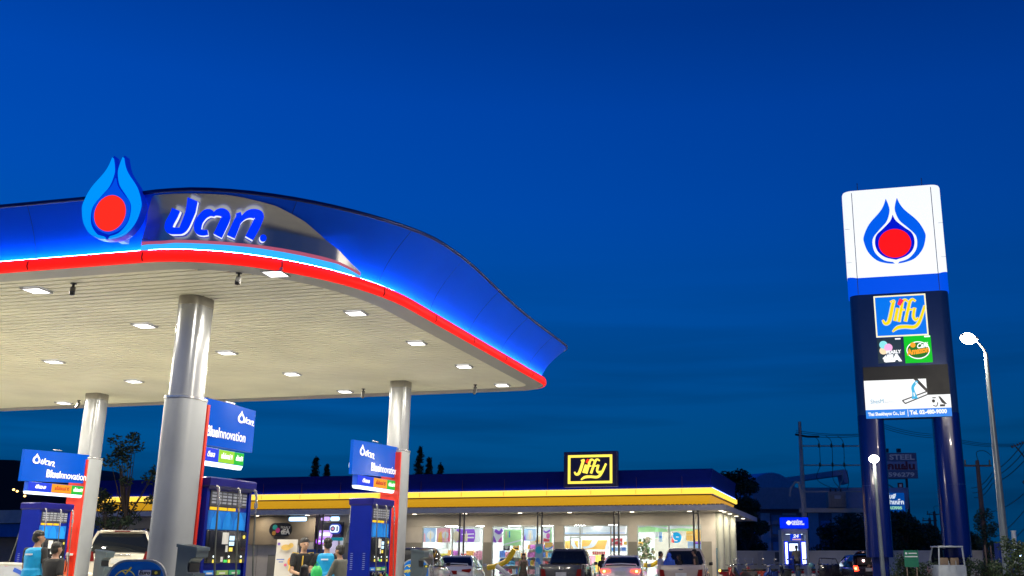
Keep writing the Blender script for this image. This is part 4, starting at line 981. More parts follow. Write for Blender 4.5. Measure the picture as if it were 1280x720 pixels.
        if stripe:
            for sg, S, E, H in arms:
                MB().tube([V((sg*.05*s, nk.y+.0, nk.z-.01)), S+V((sg*.015, 0, .052*s*.75)), E+V((sg*.030*s, 0, .01))], .014, 6).obj('sleeve_stripe', mat('cloth_'+key(stripe), stripe, .7), t, SM)
            MB().tube([V((.02*s, nk.y+.075*s*.8, nk.z-.03*s)), ch+V((.025*s, .082*s, 0)), wst+V((.02*s, .078*s, 0))], .012, 6).obj('placket', mat('cloth_'+key(stripe), stripe, .7), t, SM)
        g = MB()
        for sg, Hp, K, A in legs:
            cap_(g, Hp, K, .064*s, .046*s); cap_(g, K, A+V((0, 0, .02)), .046*s, .036*s)
        g.loft([[pel+V((a*(.088*s+.012), c*(.064*s+.012), z*s)) for a, c in [(math.cos(2*math.pi*k/14), math.sin(2*math.pi*k/14)) for k in range(14)]] for z in (-.05, .03)])
        remesh(g, .017, 'trousers', mat('cloth_'+key(trousers), trousers, .85, var=.1, vs=8, bump=.3), t)
    else:
        g = MB(); rr = []
        for z, a, c in ((.30, .125, .105), (.42, .115, .095), (.53, .100, .082), (.61, .080, .064), (.72, .096, .068), (.79, .088, .055)):
            rr.append([V((a*s*math.cos(2*math.pi*k/18)*(1+.04*(k % 2)*(z < .5)), lean*.2+c*s*math.sin(2*math.pi*k/18), zz(z))) for k in range(18)])
        g.loft(rr); g.obj('dress', mat('cloth_'+key(dress), dress, .8, var=.35, vs=14), t, R(60))
        for sg in (-1, 1): MB().tube([V((sg*.045*s, .05*s, zz(.77))), V((sg*.05*s, 0, zz(.825))), V((sg*.045*s, -.05*s, zz(.77)))], .014, 6).obj('strap', mat('cloth_cream', (.6, .5, .3), .8), t, SM)
    if vest:
        g = MB(); torso(g, .030)
        g.loft([[V((a*(.090*s+.027), c*(.066*s+.026)+lean*.05, zz(z))) for a, c in [(math.cos(2*math.pi*k/14), math.sin(2*math.pi*k/14)) for k in range(14)]] for z in (.50, .60)])
        for sg, S, E, H in arms: g.ball(S-V((sg*.02*s, 0, .012*s)), .036*s, 10, 6)
        remesh(g, .016, 'vest', mat('vest_blue', vest, .55, var=.08, vs=6, bump=.5, bs=9), t)
        if hasattr(ch, 'x'):
            c_ = V((0, nk.y-.062*s-.052-.0, zz(.755)-abs(lean)*.09))
            MB().box(c_, (.14, .014, .028)).obj('vest_print', wpr, t)
    # shoes
    for sg, Hp, K, A in legs:
        g = MB(); cap_(g, A+V((0, -.014*s, -.022*s)), A+V((sg*.012*s, .09*s, -.034*s)), .027*s, .021*s, 10); g.obj('shoe', mat('shoe_dark', (.02, .018, .016), .5), t, SM)
    # hair
    hm = mat('hair_dark', hair, .45, var=.2, vs=30, bump=.5)
    g = MB(); g.ball(hp(0, -.008, .034), (.051*s, .060*s, .047*s), 14, 10); g.ball(hp(0, -.028, -.004), (.047*s, .036*s, .048*s), 12, 8)
    if longhair:
        g.ball(hp(0, -.035, -.05), (.055*s, .035*s, .075*s), 12, 8); g.ball(hp(0, -.04, -.11), (.045*s, .025*s, .05*s), 12, 8)
        for sg in (-1, 1): g.ball(hp(sg*.043, -.005, -.035), (.016*s, .03*s, .055*s), 10, 8)
    if scarf:
        g = MB(); g.ball(hp(0, -.008, .012), (.058*s, .062*s, .068*s), 14, 10); g.ball(hp(0, -.02, -.09), (.085*s, .07*s, .06*s), 14, 8)
        remesh(g, .014, 'headscarf', mat('cloth_'+key(scarf), scarf, .75, var=.1), t)
    else:
        rh_ = random.Random(int(x*100))
        for i in range(40):
            a = rh_.uniform(0, 6.28); e_ = rh_.uniform(.2, 1.4); g.ball(hp(.048*math.cos(a)*math.cos(e_), -.012+.052*math.sin(a)*math.cos(e_) if math.sin(a) < .4 else -.0, .024+.048*math.sin(e_)), .0075*s, 6, 4)
        remesh(g, .012, 'hair', hm, t)
    return t
def P_(px, D, z=.05): p = atd(px, 697, D); return p.x, p.y
TEAL = (.0, .30, .62)
x, y = P_(42, 18.3); person('attendant in bright blue vest at the far left pump, seen from behind', x, y, .17, 1.72, TH+.5-.75, lean=.10, vest=TEAL, lh=(-.12, .30, 1.02), rh=(.22, .12, .80), headturn=-.5)
x, y = P_(66, 18.0); person('short person in dark grey shirt beside the fire extinguisher column', x, y, .05, 1.64, TH-.2, lean=.12, shirt=(.014, .014, .015), lh=(-.08, .35, 1.0), rh=(.2, .05, .78), female=True, sleeve=.75, headturn=-.3)
x, y = P_(377, 21.); person('man in black shirt with yellow sleeve stripes leaning beside the menu board', x, y, .05, 1.78, TH-math.pi+.6, lean=.22, shirt=(.012, .012, .012), stripe=(.80, .50, .06), lh=(-.02, .42, 1.08), rh=(.14, .40, 1.04), headturn=.0, skin=(.42, .24, .15))
x, y = P_(408, 21.); person('attendant in bright blue vest in the middle, seen from behind near lit signs', x, y, .05, 1.75, TH+.05, lean=.02, vest=TEAL, lh=(-.25, .28, 1.05), rh=(.20, .22, .95), headturn=.5, skin=(.36, .2, .13))
x, y = P_(428, 20.5); person('person in grey T-shirt beside the blue-vested attendant, facing left', x, y, .05, 1.62, TH+1.2, lean=.12, shirt=(.09, .09, .075), lh=(-.1, .38, .95), rh=(.1, .36, .95), female=True, sleeve=.9)
x, y = P_(381, 16.5); person('child with tousled dark hair in front of the man with yellow stripes', x, y, .05, 1.25, TH, lean=.04, shirt=(.08, .08, .08), longhair=True, hair=(.03, .024, .02))
x, y = P_(654.5, 43.5); person('woman in short brown sleeveless dress standing by the second window', x, y, .05, 1.53, TH-2.9, dress=(.16, .12, .07), longhair=True, female=True, skin=(.5, .3, .2))
x, y = P_(753.5, 44.5); person('person in dark top walking by the store entrance', x, y, .05, 1.5, TH-2.9, shirt=(.05, .035, .05), longhair=True, female=True, skin=(.5, .3, .22), hair=(.12, .05, .03))
x, y = P_(825.5, 41.); person('boy in pale shirt standing left of the silver pickup', x, y, .05, 1.60, TH-1.3, shirt=(.45, .5, .6), lh=(.05, .3, 1.0), rh=(.05, .28, .85))
x, y = P_(996, 58.5); person('man in khaki shirt using the cash machine', x, y, .42, 1.66, TH+.1, shirt=(.30, .27, .20), lh=(-.12, .38, 1.1), rh=(.14, .38, 1.12))
x, y = P_(1102, 48.8); person('man in dark clothes leaning at the open tailgate of the black car', x, y, .05, 1.66, TH+1.35, lean=.30, shirt=(.03, .03, .035), lh=(-.12, .55, 1.0), rh=(.12, .55, .98), sleeve=1.2)
# ================================================================== VEHICLES
tyre = mat('tyre', (.015, .015, .015), .8); rim = mat('rim', (.4, .4, .42), .3, metal=.8)
tlr = emis('tail_lamp_off', (.6, .01, .01), .06, (.30, .01, .01)); tlo = emis('tail_lamp_on', (1., .05, .02), 6., (.6, .02, .01)); tlc = emis('tail_lamp_core', (1., .45, .12), 9.)
cglass = glass('car_glass', (.01, .013, .018)); plate = mat('plate_white', (.6, .6, .58), .5); chromev = mat('chrome_trim', (.7, .7, .72), .12, metal=1.)
def wheel(t, x, y, r):
    s_ = 1 if x > 0 else -1
    w_ = MB().loft([[V((x+s_*dx, y+rr*math.cos(a), r+rr*math.sin(a))) for a in [2*math.pi*k/24 for k in range(24)]] for dx, rr in ((-.11, r*.7), (-.11, r*.94), (-.08, r), (.07, r), (.1, r*.93), (.1, r*.66))]).obj('wheel', tyre, t, SM)
    m_ = MB().cyl((x+s_*.085, y, r), (x+s_*.105, y, r), r*.62, n=20)
    for k in range(5): a = 2*math.pi*k/5; m_.tube([(x+s_*.112, y, r), (x+s_*.112, y+r*.58*math.cos(a), r+r*.58*math.sin(a))], .03, 5)
    m_.obj('rim', rim, w_, SM)
def ringpts(y, zt, hw, zb, zs):
    h = [(hw*.86, zb), (hw*.98, zb+.12), (hw, (zb+zs)/2), (hw*.985, zs-.12), (hw*.93, zs-.02), (hw*.78, zt), (hw*.4, zt+.02), (0, zt+.025)]
    return [V((a, y, b)) for a, b in h]+[V((-a, y, b)) for a, b in h[::-1][1:]]
def vehicle(lab, px, D, rz, kind, paint, name, cat, lamps='off', group=None, sc=1., extra=None):
    p = atd(px, 697, D); t = thing(name, lab, cat, (p.x, p.y, .05), TH+rz, group)
    pm = mat('paint_'+'%.2f%.2f%.2f' % paint, paint,   .26, metal=.12, var=.04, coat=.8, vs=2)
    K = {'sedan': dict(W=.86, st=[(-2.22, .80, .76, .30), (-2.16, .96, .83, .25), (-1.95, 1.03, .86, .22), (-1.5, 1.04, .87, .2), (-.6, .96, .87, .2), (.5, .95, .87, .2), (1.1, .96, .87, .2), (1.7, .86, .85, .2), (2.1, .74, .79, .22), (2.24, .58, .70, .28)], gb=(-1.62, 1.12, .77, .98), gt=(-.98, .22, .60, 1.41), roof=1.46, tl=(.62, .84, .22, .16), wh=(-1.35, 1.35, .31)),
         'suv': dict(W=.92, st=[(-2.3, .86, .84, .35), (-2.26, 1.05, .90, .3), (-2.1, 1.10, .92, .28), (-1.2, 1.10, .93, .28), (0, 1.08, .93, .28), (1.0, 1.08, .93, .28), (1.7, 1.02, .91, .28), (2.15, .88, .85, .3), (2.3, .68, .76, .35)], gb=(-2.16, 1.15, .86, 1.07), gt=(-1.86, .35, .68, 1.70), roof=1.77, tl=(.80, .98, .15, .30), wh=(-1.42, 1.42, .37)),
         'hatch': dict(W=.84, st=[(-1.95, .74, .76, .30), (-1.92, .92, .82, .26), (-1.8, .97, .84, .24), (-1, .96, .85, .22), (0, .95, .85, .22), (.9, .95, .85, .22), (1.5, .88, .83, .22), (1.85, .74, .77, .24), (1.98, .58, .68, .28)], gb=(-1.85, 1.05, .78, .94), gt=(-1.5, .2, .62, 1.44), roof=1.50, tl=(.68, .86, .14, .26), wh=(-1.2, 1.2, .30)),
         'pickup': dict(W=.89, st=[(-.42, 1.06, .87, .35), (-.38, 1.08, .88, .3), (.5, 1.07, .89, .3), (1.2, 1.08, .89, .3), (1.8, 1.02, .88, .3), (2.45, .90, .84, .32), (2.6, .70, .76, .38)], gb=(-.36, 1.42, .80, 1.06), gt=(-.20, .72, .64, 1.66), roof=1.73, tl=(.72, .78, .12, .30), wh=(-1.6, 1.75, .37))}[kind]
    MB().loft([ringpts(y, zt, hw, zb, zt-.04) for y, zt, hw, zb in K['st']]).obj('body', pm, t, R(50))
    y0, y1, hw, zb = K['gb']; ty0, ty1, thw, tz = K['gt']
    def rr_(x, a, b, z, r): return [V((q[0], q[1], z)) for q in rrect(-x, a, x, b, r, 3)]
    def mid(u, ex=0.): 
        L = lambda a, b: a+(b-a)*u
        return rr_(L(hw, thw)+.03*math.sin(math.pi*u)+ex, L(y0, ty0)-.04*math.sin(math.pi*u)-ex, L(y1, ty1)+.05*math.sin(math.pi*u)+ex, L(zb, tz), L(.10, .16))
    MB().loft([mid(u) for u in (0, .25, .5, .75, 1)]).obj('glass', cglass, t, R(60))
    MB().loft([mid(.93, .004), mid(1., .006), [V((q.x*.93, ty0+(q.y-ty0)*.97+.01, K['roof']-.02)) for q in mid(1)], [V((q.x*.6, (ty0+ty1)/2+(q.y-(ty0+ty1)/2)*.6, K['roof'])) for q in mid(1)]]).obj('roof', pm, t, SM)
    N_ = 16
    def pillar(x, ya, yb, r=.032):
        pts = []
        for i in range(7):
            u = i/6; L = lambda a, b: a+(b-a)*u
            pts.append(V(((L(hw, thw)+.03*math.sin(math.pi*u)-.02)*x, L(ya, yb), L(zb, tz))))
        MB().tube(pts, r, 6).obj('pillar', pm, t, SM)
    for x in (-1, 1):
        pillar(x*.985, y0+.04, ty0+.05, .055 if kind in ('suv', 'hatch') else .04); pillar(x*.985, y1-.05, ty1-.04); pillar(x, (y0+y1)/2-.1, (ty0+ty1)/2-.1, .028)
        if kind == 'suv': pillar(x, y0+.62, ty0+.62, .045)
    a, z, dx, dz = K['tl']
    yr = K['st'][0][0] if kind != 'pickup' else -2.52
    for s_ in (-1, 1):
        lm = tlo if lamps == 'on' else tlr
        yy = yr+.05
        sh_ = [(s_*(a-dx), z-dz/2+.03), (s_*(a+.06), z-dz/2), (s_*(a+.08), z+dz/2), (s_*(a-dx*.6), z+dz/2-.01)]
        if kind == 'sedan' : sh_ = [(s_*(a-dx), z-.02), (s_*(a+.10), z-dz/2), (s_*(a+.18), z+.02), (s_*(a+.16), z+dz/2), (s_*(a-dx+.02), z+dz/2-.03)]
        o = MB().prism(sh_, yy-.10, yy+.10, 'Y').obj('tail_light', lm, t)
        if lamps == 'on': MB().ball((s_*(a+.02), yy-.10, z), (.05, .02, .05), 10, 6).obj('lit_bulb', tlc, o)
        MB().box((s_*(K['W']+.10), y1-.35, zb+.06), (.16, .09, .13), bev=.03).obj('wing_mirror', pm if kind != 'pickup' else mat('mirror_black', (.02, .02, .02), .4), t, SM)
        for yy in K['wh'][:2]: wheel(t, s_*(K['W']-.10), yy, K['wh'][2])
        MB().prism([(s_*.45, .58), (s_*.75, .60), (s_*.74, .72), (s_*.48, .68)], K['st'][-1][0]-.08, K['st'][-1][0]-.0, 'Y').obj('headlight', mat('lamp_glass', (.6, .6, .62), .1), t)
        hb = y0 if kind != 'pickup' else y0
        for hh in (hb+1.05, hb+2.0):
            if hh < y1: MB().box((s_*(K['W']+.012), hh, zb-.14), (.02, .16, .03)).obj('door_handle', chromev if kind != 'sedan' else pm, t)
    zp = K['tl'][1]-.02 if kind != 'suv' else .88
    if kind == 'sedan': zp = .80
    MB().box((0, yr-.012, zp-.03), (.42, .03, .15)).obj('licence_plate', plate if lamps != 'off' or kind == 'suv' else tlr if kind == 'sedan' else plate, t)
    MB().box((0, yr-.03, .42), (K['W']*1.9, .14, .22), bev=.05).obj('bumper', pm if kind != 'pickup' else chromev, t, SM)
    if kind == 'suv':
        MB().box((0, yr-.01, 1.03), (.62, .05, .045), bev=.015).obj('chrome_bar', chromev, t, SM)
        MB().box((0, ty0-.02, 1.715), (1.16, .26, .05), bev=.02).obj('spoiler', pm, t, SM); MB().box((0, ty0-.155, 1.715), (.42, .02, .03)).obj('high_brake_light', tlr, t)
        MB().tube([(-.35, y0-.035, 1.13), (.02, y0-.04, 1.15), (.05, y0-.03, 1.14)], .012, 6).obj('rear_wiper', tyre, t, SM)
        for s_ in (-1, 1): MB().tube([(s_*.60, -1.5, 1.75), (s_*.60, -1.4, 1.80), (s_*.60, .1, 1.80), (s_*.6, .2, 1.74)], .018, 6).obj('roof_rail', chromev, t, SM)
    if kind == 'pickup':
        hwb = .86
        for s_ in (-1, 1):
            MB().box((s_*(hwb-.05), -1.47, .82), (.10, 2.06, .58), bev=.03).obj('bed_side', pm, t, SM)
        MB().box((0, -1.45, .62), (1.56, 2.0, .06)).obj('bed_floor', pm, t)
        tg = MB().box((0, -2.50, .83), (1.52, .07, .52), bev=.02).obj('tailgate', pm, t, SM)
        MB().box((0, -2.545, .93), (.16, .02, .04)).obj('handle', chromev, tg)
    if kind == 'sedan': MB().tube([(-.62, -1.98, 1.03), (-.60, -2.0, 1.10), (0, -2.04, 1.13), (.60, -2.0, 1.10), (.62, -1.98, 1.03)], .025, 6).obj('boot_spoiler', pm, t, SM)
    t.scale = (sc, sc, sc)
    return t, pm
vehicle('cream white sport utility car parked beyond the left column, rear towards us', 154, 33.0, .38, 'suv', (.72, .66, .54), 'parked_car', 'car', group='vehicles parked at the station')[0].location.z = .46
p = atd(154, 697, 33.); o = MB().prism(rrect(p.x-14, p.y-4, p.x+1.6, p.y+9, .6), .05, .46).obj('raised_yard', con); tag(o, kind='structure')
t, pm = vehicle('silver pickup with dark canopy behind the right column bin', 519, 38.5, -.10, 'pickup', (.45, .43, .42), 'parked_pickup', 'pickup', group='vehicles parked at the station')
MB().box((0, -1.45, 1.40), (1.62, 1.98, .56), bev=.08).obj('bed_canopy', mat('canopy_black', (.02, .022, .025), .3, coat=.3), t, SM)
vehicle('silver sedan with unlit tail lights, left of the twin poles banner', 576, 45.2, -.02, 'sedan', (.72, .74, .74), 'parked_car', 'car', group='vehicles parked at the station')
vehicle('dark grey pickup truck with empty bed parked before the entrance', 712, 43.6, -.10, 'pickup', (.07, .07, .075), 'parked_pickup', 'pickup', group='vehicles parked at the station')
vehicle('silver sedan with glowing brake lights, between the two pickups', 781, 43.4, -.10, 'sedan', (.72, .73, .76), 'parked_car', 'car', lamps='on', group='vehicles parked at the station')
vehicle('silver pickup truck with people sitting in its bed', 856, 41.6, -.14, 'pickup', (.50, .42, .36), 'parked_pickup', 'pickup', group='vehicles parked at the station')
def bed_person(lab, px, D, **k):
    p = atd(px, 697, D); return person(lab, p.x, p.y, .70, k.pop('h', 1.6), k.pop('rz', TH), sit=True, seat=k.pop('seat', .10), **k)
bed_person('person in blue headscarf sitting in the pickup bed', 836.5, 40.6, scarf=(.04, .14, .75), shirt=(.04, .12, .6), h=1.5, seat=.10, sleeve=1.2)
bed_person('dark clothed person sitting in the middle of the pickup bed', 849, 40.8, shirt=(.03, .02, .02), h=1.42, seat=.08, longhair=True, rz=TH+1.6)
bed_person('person in black sleeveless top perched on the right side of the pickup bed', 870.5, 40.6, shirt=(.01, .01, .012), h=1.6, seat=.22, rz=TH+1.2, lean=.15, sleeve=.15)
t, pm = vehicle('black hatchback with raised tailgate, open left door and lit tail lights', 1072.5, 51.6, .03, 'hatch', (.02, .02, .03), 'parked_car', 'car', lamps='on', group='vehicles parked at the station')
MB().box((0, 0, 0), (1.28, .95, .06), M=Matrix.Translation((0, -1.95, 1.58)) @ Matrix.Rotation(R(-8), 4, 'X'), bev=.03).obj('open_tailgate', pm, t, SM)
MB().box((0, -1.9, 1.2), (1.15, .05, .35)).obj('boot_opening', mat('boot_dark', (.01, .01, .012), .7), t); MB().ball((-.3, -1.98, 1.22), .06, 10, 6).obj('boot_light', emis('boot_lamp', (1., .6, .6), 9.), t)
dm = MB(); dm.box((-1.4, .25, .72), (1.05, .06, .60), bev=.03).obj('open_door', pm, t, SM)
MB().tube([(-.92, .25, .98), (-1.05, .25, 1.30), (-1.85, .25, 1.34), (-1.92, .25, .98)], .025, 6).obj('door_frame', pm, t, SM)
# white service truck with two seats seen through the rear window
p = atd(1189, 697, 42.5); t = thing('small_truck', 'small white truck cab with two brown seats behind its rear glass', 'truck', (p.x, p.y, .05), TH, None)
pw = mat('truck_white', (.42, .48, .50), .4)
MB().box((0, .9, .75), (1.62, 1.9, .75), bev=.08).obj('body', pw, t, SM)
for s_ in (-1, 1):
    MB().tube([(s_*.72, -.02, 1.1), (s_*.66, .0, 1.85)], .045, 8).obj('pillar', pw, t, SM); MB().tube([(s_*.72, 1.6, 1.1), (s_*.62, 1.2, 1.85)], .045, 8).obj('pillar', pw, t, SM)
    se = MB().box((s_*.30, .35, 1.22), (.50, .14, .42), bev=.10).obj('seat', mat('seat_brown', (.22, .16, .10), .6), t, SM)
    for yy in (.3, 1.5): wheel(t, s_*.74, yy, .3)
MB().box((0, .6, 1.89), (1.42, 1.35, .07), bev=.03).obj('roof', pw, t, SM)
MB().box((0, 1.42, 1.5), (1.25, .02, .6)).obj('windscreen', cglass, t); MB().box((.3, 1.40, 1.6), (.5, .02, .3)).obj('blue_reflection', mat('reflection_blue', (.01, .08, .18), .4), t)  # blue sheet painted in as a reflection on the windscreen
for x_ in (-.2, .2): MB().cyl((x_, -.1, .9), (x_, -.1, 1.30), .018, n=6).obj('rail_post', pw, t)
t.scale = (.72, .8, .95)
# motorcycles
mproto = None
mcols = [(.25, .02, .02), (.03, .03, .035), (.35, .05, .03), (.02, .06, .30), (.02, .02, .02), (.03, .03, .04), (.04, .12, .25), (.02, .02, .025)]
mlab = ['black motorcycle with amber lamp at the corner of the round pillars', 'dark red motorcycle with tall handlebars in front of the boundary wall', 'red step-through motorcycle leaning beside the tall-handlebar one', 'blue motorcycle with large headlamp and mirrors left of the cash machine', 'black motorcycle at the left foot of the cash machine', 'black motorcycle straight in front of the cash machine', 'blue grey motorcycle with helmet at the right foot of the cash machine', 'dark motorcycle between the cash machine and the open car door']
def motorbike(lab, px, D, rz, c):
    p = atd(px, 697, D); t = thing('motorcycle', lab, 'motorcycle', (p.x, p.y, .05), TH+rz, 'motorcycles parked along the wall')
    pm = mat('bike_%.2f%.2f%.2f' % c, c, .25, coat=.6)
    for yy in (-.62, .62):
        rings = [[V((.045*math.cos(b), yy+(.27+.045*math.sin(b))*math.cos(a), .30+(.27+.045*math.sin(b))*math.sin(a))) for b in [2*math.pi*j/8 for j in range(8)]] for a in [2*math.pi*k/22 for k in range(23)]]
        w_ = MB().loft(rings, cap=False).obj('wheel', tyre, t, SM); m_ = MB().cyl((-.04, yy, .3), (.04, yy, .3), .05, n=10)
        for k in range(8): m_.tube([(0, yy, .3), (0, yy+.24*math.cos(k*.785), .3+.24*math.sin(k*.785))], .006, 4)
        m_.obj('spokes', rim, w_, SM)
    MB().loft([[V((sx*w2, y_, z_)) for sx, z_ in ((-1, a), (1, a), (.8, b), (-.8, b))] for y_, w2, a, b in ((-.75, .05, .62, .70), (-.5, .13, .48, .74), (-.1, .14, .35, .72), (.15, .10, .30, .52), (.32, .12, .40, .78), (.42, .10, .62, .95))]).obj('fairing', pm, t, SM)
    MB().box((0, -.30, .79), (.24, .62, .09), bev=.04).obj('seat', tyre, t, SM)
    MB().tube([(0, .62, .30), (0, .5, .65), (0, .40, 1.0)], .035, 8).obj('fork', rim, t, SM)
    MB().loft([[V((.07*a, y_, z_+.06*b)) for a, b in ((-1, -1), (1, -1), (1, 1), (-1, 1))] for y_, z_ in ((.9, .52), (.65, .64), (.42, .60))]).obj('mudguard', pm, t, SM)
    MB().tube([(-.34, .22, 1.04), (-.2, .33, 1.03), (0, .40, 1.0), (.2, .33, 1.03), (.34, .22, 1.04)], .017, 8).obj('handlebar', chromev, t, SM)
    for s_ in (-1, 1):
        MB().cyl((s_*.30, .25, 1.04), (s_*.42, .17, 1.05), .024, n=8).obj('grip', tyre, t, SM)
        mm = MB().tube([(s_*.24, .32, 1.04), (s_*.30, .33, 1.25)], .008, 5).obj('mirror_stem', chromev, t, SM); MB().ball((s_*.32, .33, 1.28), (.065, .015, .045), 10, 6).obj('mirror', rim, mm, SM)
    MB().ball((0, .48, .98), (.10, .08, .09), 12, 8).obj('headlamp', chromev, t, SM)
    MB().box((0, -.80, .68), (.12, .05, .08), bev=.015).obj('tail_lamp', tlr, t, SM); MB().box((0, -.84, .52), (.22, .015, .16)).obj('licence_plate', plate, t)
    MB().tube([(.12, -.2, .3), (.14, -.6, .36), (.14, -.85, .42)], [.03, .045, .045], 8).obj('exhaust', chromev, t, SM)
    return t
for i, (px, D, rz) in enumerate(((908, 49., -.5), (928, 50., 1.0), (943, 51., .8), (964, 50.5, 2.6), (981, 52, .3), (998.5, 52., .02), (1016, 52., -.2), (1030, 53., -.6))):
    t = motorbike(mlab[i], px, D, rz, mcols[i])
    if i == 6: MB().ball((-.1, -.2, 1.0), (.13, .15, .13), 12, 8).obj('helmet', mat('helmet_cyan', (.2, .5, .55), .3, coat=.5), t, SM)
    if i == 0: MB().ball((0, -.86, .78), .05, 8, 6).obj('amber_lamp', emis('amber', (1., .5, .05), 8.), t)
# ================================================================== ISLAND CLUTTER
p = atd(357, 697, 21.5); t = thing('menu_board', 'white menu board with orange drinks and blue lines, standing left of the striped man', 'menu board', (p.x, p.y, .05), TH+.05)
MB().box((0, 0, 0), (.42, .03, 1.72), M=Matrix.Translation((0, 0, .86)) @ Matrix.Rotation(R(-4), 4, 'X')).obj('panel', mat('menu_paper', (.62, .58, .52), .5, var=.04), t)
MB().box((0, .28, .80), (.38, .02, 1.6)).obj('rear_leg', alu, t)
T = TF((0, -.078, .86), (1, 0, 0), (0, .07, 1))
og = mat('menu_orange', (.75, .30, .04), .5); ob = mat('menu_blue', (.08, .15, .45), .5)
for zc_ in (.42, .05):
    q = flat(0, [circ(.12, zc_, .065, .085)], 'picture', og, t, T, .004); flat(0, [circ(.12, zc_+.02, .03, .02)], 'picture_detail', mat('menu_red', (.6, .10, .03), .5), q, T, .006)
    flat(0, [rrect(-.17, zc_+.03, -.01, zc_+.05, .005), rrect(-.12, zc_-.02, -.03, zc_-.0, .005)], 'text_lines', ob, t, T, .004); flat(0, [circ(.02, zc_-.07, .03)], 'text_dot', mat('menu_pink', (.6, .1, .2), .5), t, T, .004)
flat(0, [circ(0, .70, .10, .06), circ(.10, .74, .05)], 'top_picture', mat('menu_gold', (.65, .42, .10), .5), t, T, .004); flat(0, [circ(-.15, .77, .03)], 'badge', mat('menu_purple', (.15, .08, .4), .5), t, T, .004)
p = atd(346, 697, 19.5); wt = mat('water_bottle', (.30, .60, .75), .15, var=.2, vs=9, coat=.5)
proto = None
for k in range(7):
    for l in range(1):
        lab = 'shrink-wrapped pack of pale blue water bottles, number of packs %s' % ''
        nm = ['at the left end', 'second from the left', 'third from the left', 'in the middle', 'third from the right', 'second from the right', 'at the right end'][k]
        lab = 'pack of pale blue water bottles on the pallet, %s of the row' % nm
        L_ = ((k-3)*.165)
        x_ = p.x+L_*math.cos(TH); y_ = p.y+L_*math.sin(TH)
        if proto is None:
            proto = thing('water_pack', lab, 'water pack', (x_, y_, .17), TH, 'packs of water on the pallet')
            for lv in range(3):
                m_ = MB()
                for a in (-.055, .0, .055):
                    for b in (-.08, -.025, .03, .085): m_.tube([(a, b, lv*.31), (a, b, lv*.31+.20), (a, b, lv*.31+.25), (a, b, lv*.31+.275)], [.026, .026, .012, .012], 6)
                m_.obj('bottles', wt, proto, SM)['kind'] = 'stuff'
                MB().box((0, 0, lv*.31+.12), (.168, .23, .12)).obj('wrap_band', mat('wrap_%d' % (lv % 2), [(.02, .20, .55), (.10, .45, .70)][lv % 2], .3), proto)
        else: dup(proto, (x_, y_, .17), TH, lab)
t = thing('pallet', 'low wooden pallet under the water packs', 'pallet', (p.x, p.y, .05), TH)
MB().box((0, 0, .09), (1.3, .6, .05)).obj('deck', mat('pallet_wood', (.3, .2, .1), .7), t)
for a in (-.5, 0, .5): MB().box((a, 0, .03), (.1, .58, .06)).obj('runner', mat('pallet_wood', (.3, .2, .1)), t)
p = atd(397, 697, 19.5); t = thing('green_bag', 'bright green bag beside the attendant in the middle', 'bag', (p.x, p.y, .95), TH)
MB().ball((0, 0, .17), (.11, .08, .15), 12, 8).obj('bag_body', mat('bag_green', (.02, .45, .10), .5), t, SM); MB().tube([(-.06, 0, .28), (0, 0, .38), (.06, 0, .28)], .01, 6).obj('handle', mat('bag_green', (0, 0, 0)), t, SM)
t = thing('service_table', 'dark folding table beside the attendant in the middle', 'table', (p.x+.05, p.y+.2, .05), TH)
MB().box((0, 0, .88), (.9, .5, .03)).obj('table_top', bind, t)
for a in (-.4, .4):
    for b in (-.2, .2): MB().cyl((a, b, 0), (a, b, .87), .015, n=6).obj('leg', bind, t)
# ================================================================== LEFT SHOP FRONT
Yt = WY-.6
a = aty(306, 681, Yt); b = aty(395, 650, Yt)
t = thing('tarpaulin_wall', 'brown tarpaulin screen hanging under the eave around the tea sign', 'screen', (a.x, Yt, a.z))
MB().box(((b.x-a.x)/2, 0, (3.46-a.z)/2), (b.x-a.x, .05, 3.46-a.z)).obj('sheet', mat('tarp_brown', (.20, .165, .115), .6, var=.15, vs=1.2, bump=.5, bs=3), t)
p0 = aty(336, 670.5, Yt-.1); p1 = aty(365, 653.5, Yt-.1)
t = thing('tea_sign', 'black pill-shaped tea shop sign with three coloured discs on the brown screen', 'sign', ((p0.x+p1.x)/2, Yt-.06, (p0.z+p1.z)/2)); W_ = p1.x-p0.x; H_ = p1.z-p0.z
MB().prism(rrect(-W_/2, -H_/2, W_/2, H_/2, H_*.48, 8), -.05, .05, 'Y').obj('panel', pblk, t)
T = TF((0, -.052, 0), (1, 0, 0), (0, 0, 1))
def tea(t, T, W_, H_, dim=1., cx=0.):
    for (a_, b_, r_, c_) in ((-.30, .18, .20, (.02, .35, .33)), (-.14, -.05, .19, (.55, .04, .25)), (-.34, -.26, .17, (.50, .25, .05))): flat(0, [circ(a_*W_*.8+cx, b_*H_, r_*H_)], 'disc', emis('tea_%.2f%.2f' % (c_[0], dim), tuple(q*dim for q in c_), .6, c_), t, T, .006)
tea(t, T, W_, H_, .35)
text('PEARLY', H_*.26, mat('sign_pale', (.5, .5, .5), .5), t, T(W_*.24, H_*.14, .006), (1, 0, 0), (0, 0, 1), width=W_*.42); text('tEA', H_*.52, mat('sign_pale', (.5, .5, .5)), t, T(W_*.24, -H_*.18, .006), (1, 0, 0), (0, 0, 1), bold=.02, width=W_*.42)
